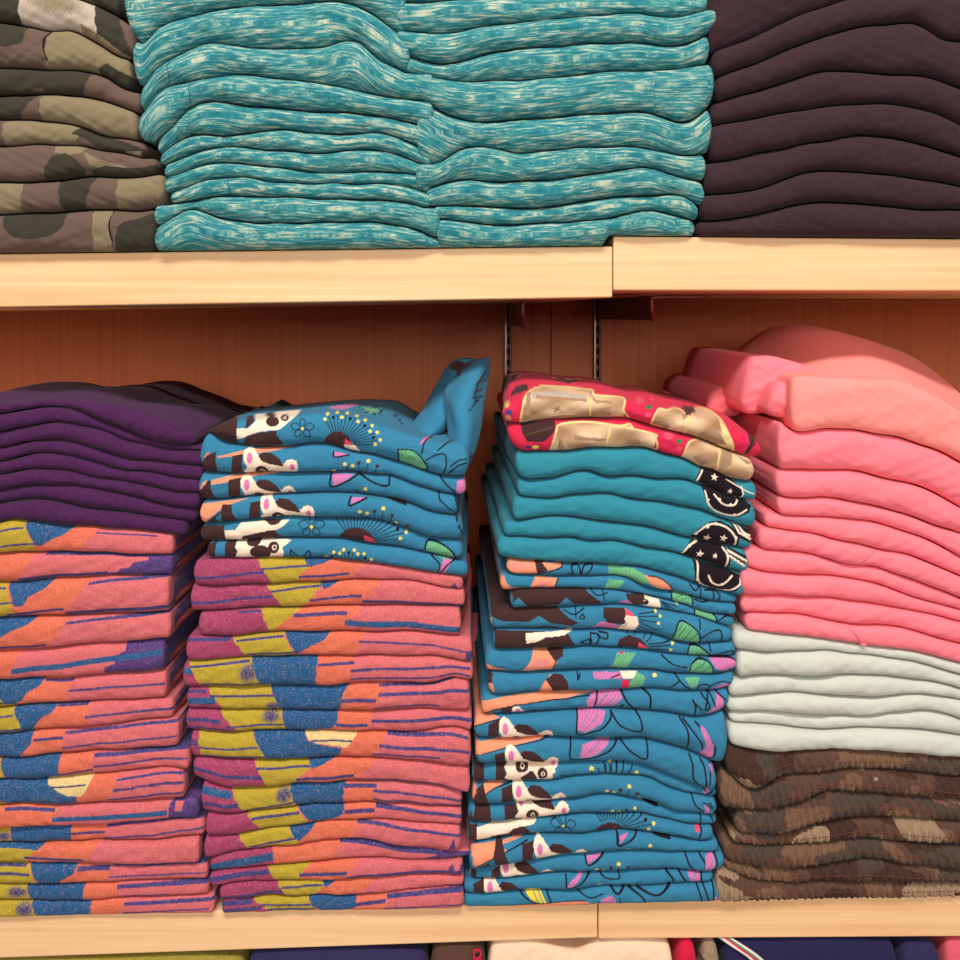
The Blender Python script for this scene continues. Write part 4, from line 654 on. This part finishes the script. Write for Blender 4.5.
 G3_+'p P 135 130 310 112 200 150 150 178;l L 4 150 180 200 152 310 125;p P 75 140 100 130 95 190 70 235;p D 100 150 140 130 160 200 175 265 80 265 75 235;p D 250 150 320 130 315 170 320 255 250 255;F 350 160 1;p H 860 208 955 203 870 248;l L 7 852 208 862 248 962 236;d y 885 208 878 172;d y 925 205 918 182;d D 950 205 957 160;'
 +G4_+'d y 40 210 37 170;d y 78 205 77 178;d D 110 205 115 160;d y 158 200 168 137;d D 195 208 215 175;p H 25 230 60 212 80 230 30 247;l L 8 0 203 20 246 80 240 135 208;p H 615 250 650 270 642 318 612 312 628 290;l L 6 545 190 562 250 615 295;l L 5 610 240 640 250 655 280;e y 230 212 12 7;l L 6 650 240 680 300 688 350',
 G3_+'p D 60 300 90 262 180 262 190 370 60 370;p U 65 280 90 265 80 320;p D 265 262 350 255 340 300 325 345 270 350;F 367 225 1;p H 0 0 1 1 0 1;l L 7 800 330 780 310;'+G4_+'d y 75 320 70 290;d y 110 315 110 298;d D 140 318 155 288;d y 175 318 205 277;d D 220 330 250 312;l L 12 258 228 340 267;l L 6 600 312 602 385;l L 6 650 310 688 385',
 G3_+'p D 45 375 105 372 105 470 55 475;p W 102 382 200 372 400 350 462 345 440 368 390 378 330 400 300 420 200 435 180 455 102 468;p D 180 460 190 435 290 420 320 390 350 385 390 380 440 440 330 470;f L 615 375 78;l L 5 500 432 530 425 570 432;'+G4_+'r L 55 415 95 262 6 122 15;e D 55 415 88 58;p h 80 385 142 408 90 418;p h 565 390 592 390 590 415 570 415;l L 6 602 385 597 430 580 475;l L 5 435 440 480 435 540 465',
 G3_+'p P 60 490 340 450 390 445 230 480 280 500 200 540 90 605;l L 5 90 605 200 540 300 495 400 455;p D 215 458 252 460 270 520 305 610 200 630 90 660 112 610 190 560;p U 170 570 205 545 207 612 190 612;p D 370 470 440 455 440 500 430 530 445 590 370 590;F 475 490 1;p H 0 0 1 1 0 1;l L 7 940 420 940 480 960 485;'
 +G4_+'p H 108 428 165 418 110 470;l L 7 95 413 102 481 180 450 220 413;l L 10 320 428 412 453;l L 6 440 440 525 467;d y 290 518 290 485;d D 235 520 242 508;e y 162 513 14 12;e y 202 516 10 8;l L 11 150 528 230 533;e D 240 508 10 8',
 G3_+'p D 70 640 100 620 100 700 60 715;p P 30 690 60 650 65 700 30 725;p D 190 650 245 620 240 700 185 705;F 275 620 1;p H 755 558 855 545 760 597;l L 7 748 558 760 602 800 590 855 545;e y 815 635 14 12;e y 855 640 9 8;d D 895 655 900 617;d y 943 655 943 592;l L 6 840 655 870 685 945 692 948 660;'
 +G4_+'d D 55 645 58 615;d y 102 645 103 592;d D 150 640 160 615;l L 7 505 542 530 610 580 655;l L 7 590 548 622 600 620 655;p H 625 558 670 540 682 600 650 658 618 655;l L 7 680 540 692 600 665 655;l U 3 635 640 670 580',
 G3_+'p D 80 722 150 705 145 780 85 785;F 180 738 1;l L 7 632 672 640 745 700 732 775 662;p H 640 735 660 700 715 662 740 662 660 742;l H 4 650 725 720 665;l L 6 830 655 870 685 945 692 948 655;e y 833 735 14 12;'
 +G4_+'l L 8 385 640 430 690 432 728;l L 8 465 645 520 728;p H 520 658 592 655 590 722 540 722;l L 7 600 652 602 722;l L 7 680 722 745 645;l U 3 545 700 570 660',
 G3_+'p q 390 775 470 750 522 842 480 845 420 810;l L 7 335 758 420 822 500 848;l q 5 420 770 440 800;l U 4 430 760 470 830;l U 4 460 755 500 840;l L 7 518 768 548 845;p P 150 895 160 875 400 850 740 818 792 838 600 872 400 890;l L 4 170 870 420 845 750 818;p H 808 868 880 788 925 800 880 868;l L 5 700 770 780 800 850 780;'
 +G4_+'l L 8 60 745 100 778 148 740;l L 8 160 742 250 800 270 862;l L 8 220 748 330 782 415 732;p H 0 810 60 788 82 800 100 868 0 868;l U 4 30 850 80 800;l L 7 575 732 612 850;l L 7 610 722 652 850;l L 7 670 718 670 845;p H 680 788 716 830 705 862 660 862;l L 5 110 805 130 855']
lbC = ['red shirt with sepia patches crowning the third stack, darker top fold', 'red shirt with sepia patches, squeezed above the plain teal shirts',
 'plain teal shirt with black starred patch, directly beneath the red shirts', 'plain teal shirt with black rounded patch, second beneath the red shirts', 'teal shirt with domed starred patch and striped edge, third teal one',
 'teal shirt with starred patch and striped edge, fourth teal one', 'lowest plain teal shirt with black curved patch',
 'blue print shirt with peach beak at left, directly below the teal shirts', 'blue print shirt with small peach block, second below the teal shirts', 'blue bird print shirt with brown wing, third below the teal shirts',
 'thick blue bird print shirt with brown wing and bird face', 'blue bird print shirt with cream streak on brown wing', 'blue print shirt with peach block and green stripe, third stack',
 'blue print shirt with round brown head on peach, third stack', 'blue print shirt with long tapering peach bar, third stack',
 'blue lemur shirt bulging at right, with large outlined petal', 'blue lemur shirt showing ears and forehead, seam across the face below', 'blue lemur shirt showing two round eyes and nose',
 'blue lemur shirt with pink ear, directly below the two-eyed lemur', 'blue lemur shirt with one clear eye at left, third stack', 'blue shirt with white neck, small flower and half sunburst, third stack',
 'blue lemur shirt with broad peach corner at left, third stack', 'blue lemur shirt with ears and pink petal, third from shelf', 'blue shirt with thin lemur forehead, second from shelf in third stack',
 'lowest blue print shirt with yellow scribbled leaf, on the shelf']
perC = {0: dict(bk='490,382 500,374 510,371 537,372.5 553,375 587,378 610,385 630,386 643,390 677,397 702,404 735,416 755,422 762,430', bkd=170, depth=170, bulge=0.7, wr=1.2, proj=True, dome=2, re=8, n=2.0, fl=-6, y0=0), 1: dict(re=8, wr=1.0)}
for i in range(2, 7): perC[i] = dict(re=5, wr=0.9, fl=12, n=2.5)
for i in range(7, 25): perC[i] = dict(re=5, fl=8, side='U')
Cc = build_stack(sC, eC, 'jersey', lbC, 'folded_shirt', 'shirt', ['red sepia print shirts']*2+['plain teal shirts of the third stack']*5+['bird print shirts of the third stack']*8+['lemur print shirts of the third stack']*10,
    [SH_LL, SH_LR], iC, ['R']*2+['t']*5+['U']*18, per=perC, seed=91, wr=1.0)

# ------------------------------------------------------------------ right stack: pink, pale mint, brown camouflage
sD = ['780,378 789,376 830,376 862,377 900,380 930,393 960,412 1000,440', '780,421 787,427 830,428 868,432 903,439 938,451 960,462 1010,487',
 '770,469 808,470 852,470 890,480 925,488 960,507 1010,530', '770,491 781,496 822,497 862,503 903,514 960,534 1010,555', '770,512 778,514 822,516 868,521 903,531 930,540 960,557 1010,583',
 '758,526 765,527 808,533 862,545 917,558 960,576 1010,596', '750,547 758,548 803,552 843,563 876,567 903,576 960,598 1010,616', '738,562 743,564 768,572 808,574 862,580 917,598 960,610 1010,625',
 '738,594 781,595 835,598 890,606 960,621 1010,633', '738,612 781,613 814,617 841,622 903,628 960,644 1010,659', '738,629 749,630 773,632 808,636 862,644 903,649 955,661 1010,675',
 '730,648 776,651 803,649 862,654 903,659 960,674 1010,687', '730,679 746,675.5 808,675.5 852,674 903,677 960,688 1010,700', '725,697 768,692 808,692.5 862,696 930,694.5 960,699 1010,707',
 '725,711 776,711 808,714 862,715 944,713 960,719 1010,732', '725,721.5 781,725.5 822,729 862,727.5 930,730 960,735 1010,743', '725,743 734,744.5 754,748.5 795,750.5 835,748.5 890,751 960,757 1010,761',
 '718,768 730,774 741,784 754,788 776,777 814,772.5 862,768 903,770 944,775 1010,778', '716,805 768,808 795,801 830,790 862,791 917,795.5 960,800 1010,804', '725,828 749,833 781,832 822,821 862,816 903,817 960,821 1010,824',
 '725,841 760,846 808,843 849,838 917,841.5 960,844 1010,847', '720,857 727,859 768,866 808,864.5 862,856.5 903,862 960,867 1010,869', '720,866 749,877 795,881 841,879.5 890,881 960,883 1010,885', '714,898 1010,896']
eD = [(787,1010),(775,1010),(774,1010),(776,1010),(764,1010),(757,1010),(742,1010),(738,1010),(740,1010),(744,1010),(732,1010),(735,1010),(728,1010),(726,1010),(729,1010),(727,1010),
      (724,1010),(718,1010),(734,1010),(730,1010),(723,1010),(724,1010),(714,1010)]
lbD = ['salmon pink shirt puffed up on top of the right stack']+['plain pink shirt, %s from the top of the right stack' % ORD[i] for i in (1, 2, 3, 4)]+['plain pink shirt with a short slanting seam, sixth from the top', 'plain pink shirt, seventh from the top of the right stack', 'plain pink shirt, eighth from the top of the right stack',
 'plain pink shirt, second above the pale mint ones', 'lowest pink shirt with a loose thread loop, on the mint shirts']
lbD += ['topmost pale mint shirt, tucked under the pink shirts', 'pale mint shirt, second from the top of the mint ones', 'pale mint shirt, third from the top of the mint ones', 'pale mint shirt, fourth from the top of the mint ones', 'pale mint shirt, fifth from the top of the mint ones', 'lowest pale mint shirt, on the brown camouflage trousers']
lbD += ['topmost brown camouflage trousers with drooping tan corner at left', 'gathered brown camouflage trousers, second below the mint shirts', 'gathered brown camouflage trousers, third below the mint shirts', 'gathered brown camouflage trousers, fourth below the mint shirts',
 'gathered brown camouflage trousers, third above the shelf', 'gathered brown camouflage trousers, second above the shelf', 'lowest gathered brown camouflage trousers, lying on the shelf']
perD = {0: dict(bk='700,372 735,350 745,342 757,333 784,325 805,328 822,332 890,352 930,369 960,385 1000,408 1100,450', bkd=290, depth=300, bulge=0.3, wr=0.7, fl=-6, re=6, dome=6, n=3, y0=0, rc=9),
        1: dict(bk='640,395 697,389 735,388 760,390 800,392 1000,440', bkd=280, depth=300, dome=0)}
del perD[1]
for i in range(1, 10): perD[i] = dict(wr=1.2, bulge=0.45, re=6, layers=3)
for i in range(10, 16): perD[i] = dict(wr=1.0, re=6)
for i in range(16, 23): perD[i] = dict(ruffle=1.15, wr=1.2, du=0.7, re=6, bulge=0.45)
Dd_ = build_stack(sD, eD, ['salmon']+['pink']*9+['mint']*6+['camo']*7, lbD, ['folded_shirt']*16+['folded_trousers']*7, ['shirt']*16+['trousers']*7, ['plain pink shirts']*10+['pale mint shirts']*6+['brown camouflage trousers']*7, [SH_LR], per=perD, seed=131)
for i, (o, g) in enumerate(Dd_[16:]):
    s_ = g.stitch('stitching', -0.12 if i % 2 else 0.05, 'thread', o, 740, 985); s_['label'] = 'rust coloured line of stitching'
o, g = Dd_[0]      # layers of the puffed salmon shirt hanging over its left side
for (l_, r_, d_, dp, tp_, bt_, own, sd) in ((770, 860, 16, 250, '768,402 775,388 790,382 860,388', '768,422 775,419.5 787,420 860,425', 0, 401), (754, 850, 46, 230, '754,386 762,366 780,358 805,362 850,378', '754,422 775,419.5 787,420 860,425', 0, 402),
        (736, 779, 110, 200, '736,404 750,396 779,398', '736,436 774,430 779,430', 1, 403)):
    q = Garment(l_, r_, tp_, bt_, y0=d_, depth=dp, bulge=0.5, wr=1.8, seed=sd, re=12, rc=14, n=2.0, fl=4); q.build('inner_fold', 'pink', du=1.2, parent=Dd_[own][0])
o, g = Dd_[5]
def on(g, x, sn, off=0.6): d, y = g.front(np.array([float(x)]), np.array([sn]), 1.0, 50.0); return (x, float(d[0])-off, float(y[0]))
tube('seam', [on(g, 874, .9), on(g, 868, .4), on(g, 860, -.3), on(g, 852, -.88)], 0.6, 'pink', o, sub=6)
o, g = Dd_[9]
tube('thread_loop', [on(g, 846, .85), on(g, 852, .3), on(g, 857, -.4), on(g, 858, -.9, 1.4), on(g, 863, -.85, 2)], 1.1, 'pink', o, sub=8)

# ------------------------------------------------------------------ upper shelf, far left: olive camouflage
sO = ['-40,-34 60,-26 110,-14 130,-2', '-40,-10 60,-5 90,4 120,18 137,30', '-40,22 0,23 30,28 50,32 75,32 100,45 115,55 137,62', '-40,67 0,68 50,71 83,72 107,78 123,88 135,92',
 '-40,98 0,97 50,95 83,97 110,103 133,112 143,116', '-40,120 0,120 50,122 83,128 110,137 133,140 142,142', '-40,147 0,147 50,145 83,147 117,153 143,158', '-40,182 50,182 100,177 133,178 158,175',
 '-40,215 0,215 67,212 117,210 143,211 167,206', '-40,251 170,250']
eO = [(-40,122),(-40,137),(-40,134),(-40,143),(-40,140),(-40,147),(-40,158),(-40,167),(-40,158)]
iO = ['q E 20 60 30 80;q J 80 120 95 130', 'q J -40 25 -40 27;q w 26 98 24 103;b E 60 .3 30 .35;q J 98 122 103 138;v E 85 .75 110 .8 135 1 135 1.2 85 1.1',  # pale w band on the second garment: a highlight painted into its colour
 'v J -40 -.1 32 -.1 28 .45 12 .6 -40 .5;q E 52 130 49 140;v J 102 .9 112 .5 136 .6 136 1.1 102 1.1', 'q J -40 96 -40 86;b F 40 .9 8 .1;q F 96 150 86 150', 'q J -40 42 -40 22;q E 45 150 44 150', 'q F -40 8 -40 8;q E 8 85 8 78;v J 85 -.1 90 -.1 120 .2 147 .5 146 1.1 105 1.1 85 .6 74 .5;p E 127 152 143 152 143 157 130 156',
 'v E 58 .0 90 .0 87 .25 75 .35 60 .25;v J 58 .35 70 .28 82 .5 90 .85 84 1.1 48 1.1 50 .7;v E 88 .2 105 .4 130 .6 120 .8 95 .7;v J 95 .85 110 .62 130 .66 158 .5 158 1.1 95 1.1', 'q E -40 28 -40 25;q J 62 100 66 88;q E 122 170 120 170;b F 148 .9 22 .3',
 'v J 7 .05 72 -.1 68 .4 58 .6 40 .7 20 .65 10 .4;q E 97 115 97 116;v J 114 .6 128 .3 158 .1 158 1.1 118 1.1;q F 114 124 116 118']
lbO = ['olive camouflage garment cut by the top edge of the photo', 'olive camouflage garment with a pale highlight painted on near the top', 'olive camouflage garment with bulging light fold, third from the top', 'dark olive camouflage garment with brown right end', 'olive camouflage garment, light brown and khaki at right, fifth from the top',
 'khaki camouflage garment with dark wedge at the right', 'brown camouflage garment with dark blob, third above the shelf', 'camouflage garment with dark band in the middle, second above shelf', 'lowest olive camouflage garment, lying on the upper shelf']
perO = {8: dict(side=None)}
O = build_stack(sO, eO, 'twill', lbO, 'folded_trousers', 'trousers', 'olive camouflage garments', [SH_UL], iO, ['F']*9, seed=171, wr=1.3, bulge=0.45, re=6)
o, g = O[2]; tube('fold_line', [on(g, 55, .9), on(g, 50, .5), on(g, 49, 0), on(g, 52, -.6)], 0.8, 'black', o, sub=6)
o, g = O[8]; tube('fold_line', [on(g, 116, .95, .3), on(g, 114, .3, .3), on(g, 116, -.4, .3), on(g, 119, -.95, .3)], 0.8, 'black', o, sub=6)

# ------------------------------------------------------------------ upper shelf: two teal marl stacks
sTL = ['130,-14 200,-24 300,-28 410,-20', '127,20 133,34 140,42 160,27 187,18 237,7 287,5 353,5 373,15 403,37', '135,78 140,85 160,68 203,45 253,48 320,48 360,43 380,60 405,73', '143,117 160,93 190,83 230,76 287,80 337,87 387,97 432,103',
 '142,141 150,143 170,130 193,108 253,107 320,112 370,115 420,125 432,129', '158,156 193,135 220,136 287,130 337,135 380,133 420,147 430,151', '160,166 220,147 270,150 327,153 377,150 420,163 430,167', '164,178 220,163 270,167 327,173 387,172 425,177 430,178',
 '165,195 220,178 287,183 353,184 403,186 427,193', '170,204 220,197 270,197 353,200 403,202 424,208', '157,228 193,210 220,218 287,224 353,222 403,227 438,238', '157,250 442,247']
eTL = [(127,406),(135,410),(143,434),(141,434),(158,430),(160,431),(164,431),(165,430),(171,431),(156,440),(157,443)]
def marl_lab(side, n):
    return ['teal marl shirt cut by the top edge, %s marl stack' % side]+['teal marl shirt, %s from the top of the %s marl stack' % (ORD[i], side) for i in range(1, n-1)]+['lowest teal marl shirt of the %s marl stack, on the shelf' % side]
TLs = build_stack(sTL, eTL, 'marl', marl_lab('left', 11), 'folded_shirt', 'shirt', 'teal marl shirts, left stack', [SH_UL], seed=201, wr=1.4, bulge=0.5, re=5, per={i: dict(fr=-16) for i in range(11)})
sTR = ['395,-22 460,-26 600,-30 717,-28', '395,2 430,3 460,0 600,-2 717,-4', '396,30 435,34 493,26 562,19 631,14 682,17 717,6', '396,50 405,54 442,64 493,53 562,46 631,43 682,45 716,31', '402,70 411,73 459,81 510,81 562,77 613,72 665,70 708,65',
 '414,98 424,102 452,117 527,119 596,114 648,113 686,122 712,104', '416,164 442,161 459,151 527,153 579,148 631,147 699,155 710,153', '416,192 421,191 459,180 493,182 545,180 596,174 644,168 699,182 704,183', '424,206 476,206 545,208 596,199 648,196 682,196 703,208',
 '430,218 510,225 545,223 596,220 648,211 698,221', '436,246 603,246 605,236 695,236']
eTR = [(397,717),(396,717),(396,716),(402,708),(414,712),(417,710),(416,704),(425,703),(433,698),(437,695)]
TRs = build_stack(sTR, eTR, 'marl', marl_lab('right', 10), 'folded_shirt', 'shirt', 'teal marl shirts, right stack', [SH_UL, SH_UR], seed=231, wr=1.4, bulge=0.5, re=5, per={i: dict(fl=-16, fr=-6) for i in range(10)})
def band(og, x0, x1): 
    o, g = og; b = g.patch('hem_band', x0, x1, 'marl', o); b['label'] = 'raised hem band'; return b
band(TLs[5], 202, 223); band(TRs[4], 652, 704); band(TLs[4], 180, 192); band(TLs[10], 410, 426); band(TRs[9], 674, 689)
for og, x in ((TLs[3], 193), (TLs[2], 172), (TLs[8], 231)):
    o, g = og; tube('seam', [on(g, x, .85, .35), on(g, x-1, .3, .35), on(g, x+.5, -.3, .35), on(g, x, -.85, .35)], 0.35, 'tealthread', o, sub=6)

# ------------------------------------------------------------------ upper shelf, right: plum shirts
sP = ['700,-34 850,-60 1010,-60', '704,56 747,40 790,20 830,5 863,-2 1010,-8', '706,83 713,80 747,67 797,47 830,35 880,26 913,25 940,40 960,43 1010,52', '704,106 763,90 823,72 880,75 927,78 960,90 1010,106', '704,129 763,117 830,107 887,105 927,112 960,127 1010,146',
 '702,165 763,153 813,143 863,136 913,143 960,158 1010,176', '700,196 753,190 813,172 880,175 960,187 1010,199', '697,222 747,217 797,205 847,203 897,208 960,211 1010,214', '696,236 1010,238']
eP = [(706,1010),(712,1010),(714,1010),(710,1010),(709,1010),(703,1010),(700,1010),(697,1010)]
P = build_stack(sP, eP, 'plum', ['plum brown shirt cut by the top edge, above the plum stack']+['plum brown shirt, %s from the top of the plum stack' % ORD[i] for i in range(1, 7)]+['lowest plum brown shirt, lying on the upper right shelf'],
    'folded_shirt', 'shirt', 'plum brown shirts', [SH_UR], seed=261, wr=0.9, bulge=0.5, per={i: dict(fl=-4) for i in range(8)})

# ------------------------------------------------------------------ lower bay, tops just showing under the shelf
def single(L, R, top, mat, label, name='folded_shirt', cat='shirt', **kw):
    g = Garment(L, R, top, lambda x: 1021.6+0*x, y0=kw.pop('y0', 12), depth=300, bulge=0.5, wr=1.0, re=8, **kw); o = g.build(name, mat, du=1.2); tag(o, label, cat, 'garments in the lower bay'); return o, g
single(-40, 244, '-40,963 100,962 200,960 244,963', 'olive', 'olive yellow marl garment under the lower left shelf end', seed=301)
single(246, 428, '246,957 300,954 380,953 428,956', 'dark', 'dark blue garment below the shelf, right of the olive one', seed=303)
bo, bg = single(430, 486, '430,950 460,948 486,950', 'brown', 'brown garment with red lettering beside the cream shirt', seed=305)
single(488, 675, '488,947 530,944 570,956 577,957 590,950 640,943 675,948', 'cream', 'cream shirt with a shallow crease, under the shelf joint', seed=307)
single(677, 699, '677,945 688,943 699,947', 'red', 'narrow red garment between the cream and brown ones', seed=309)
single(701, 722, '701,945 712,944 722,948', 'camo', 'narrow brown camouflage garment in the lower bay', seed=311)
no, ng = single(724, 900, '724,943 760,944 830,942 900,946', 'navy', 'navy garment with white, red and green trim, lower bay', seed=313)
single(902, 944, '902,950 925,947 944,950', 'dark', 'dark garment between the navy and the rose ones', seed=315)
single(946, 1000, '946,946 970,943 1000,944', 'rose', 'rose garment under the lower right shelf end', seed=317)
for j, (m_, dx) in enumerate((('wtrim', 0), ('red', 3), ('gtrim', 6), ('wtrim', 9))):
    tube('trim_stripe', [(716+dx*.4, 14, 941-dx*.1+.5), (730+dx, 2, 945), (748+dx, -2, 955), (760+dx, -4, 966)], 1.5, m_, no, sub=8)
# the letter B on the brown garment
for pts in ([(474, 946), (474, 960)], [(474, 946), (479, 946.6), (481, 949), (479, 952), (474, 953)], [(474, 953), (480, 953.6), (482, 957), (480, 960), (474, 960)]):
    tube('letter', [(x, -3.5 if y > 950 else -1, y+3) for x, y in pts], 0.9, 'red', bo, sub=6)
# ================================================================== light and camera
def area(name, loc, target, size, sizey, energy, col):
    l = bpy.data.lights.new(name, 'AREA'); l.shape = 'RECTANGLE'; l.size = size; l.size_y = sizey; l.energy = energy; l.color = col
    o = bpy.data.objects.new(name, l); C.objects.link(o); o.location = loc
    from mathutils import Vector
    o.rotation_euler = (Vector(target)-Vector(loc)).to_track_quat('-Z', 'Y').to_euler(); return o
area('ceiling_lamp', (-0.1, -1.15, EYE+1.55), (0, 0.1, EYE-0.15), 1.3, 0.3, 46, (1.0, 0.91, 0.80))
area('front_fill', (0.2, -2.6, EYE+0.45), (0, 0.1, EYE-0.2), 1.4, 0.7, 41, (1.0, 0.91, 0.82))  # unseen frontal light, added as fill to brighten the bay
w = bpy.data.worlds.new('World'); w.use_nodes = True; bpy.context.scene.world = w
w.node_tree.nodes['Background'].inputs[0].default_value = (1.0, 0.88, 0.80, 1); w.node_tree.nodes['Background'].inputs[1].default_value = 0.17
cam = bpy.data.cameras.new('camera'); co = bpy.data.objects.new('camera', cam); C.objects.link(co)
co.location = (0, -DIST*S, EYE); co.rotation_euler = (math.pi/2, 0, 0)
cam.sensor_width = 36; cam.lens = 36*DIST/960; cam.shift_x = (480-CX)/960; cam.shift_y = -(480-CY)/960; cam.clip_start = 0.01
bpy.context.scene.camera = co
vs = bpy.context.scene.view_settings; vs.view_transform = 'Standard'; vs.look = 'None'; vs.gamma = 1; vs.exposure = -0.12
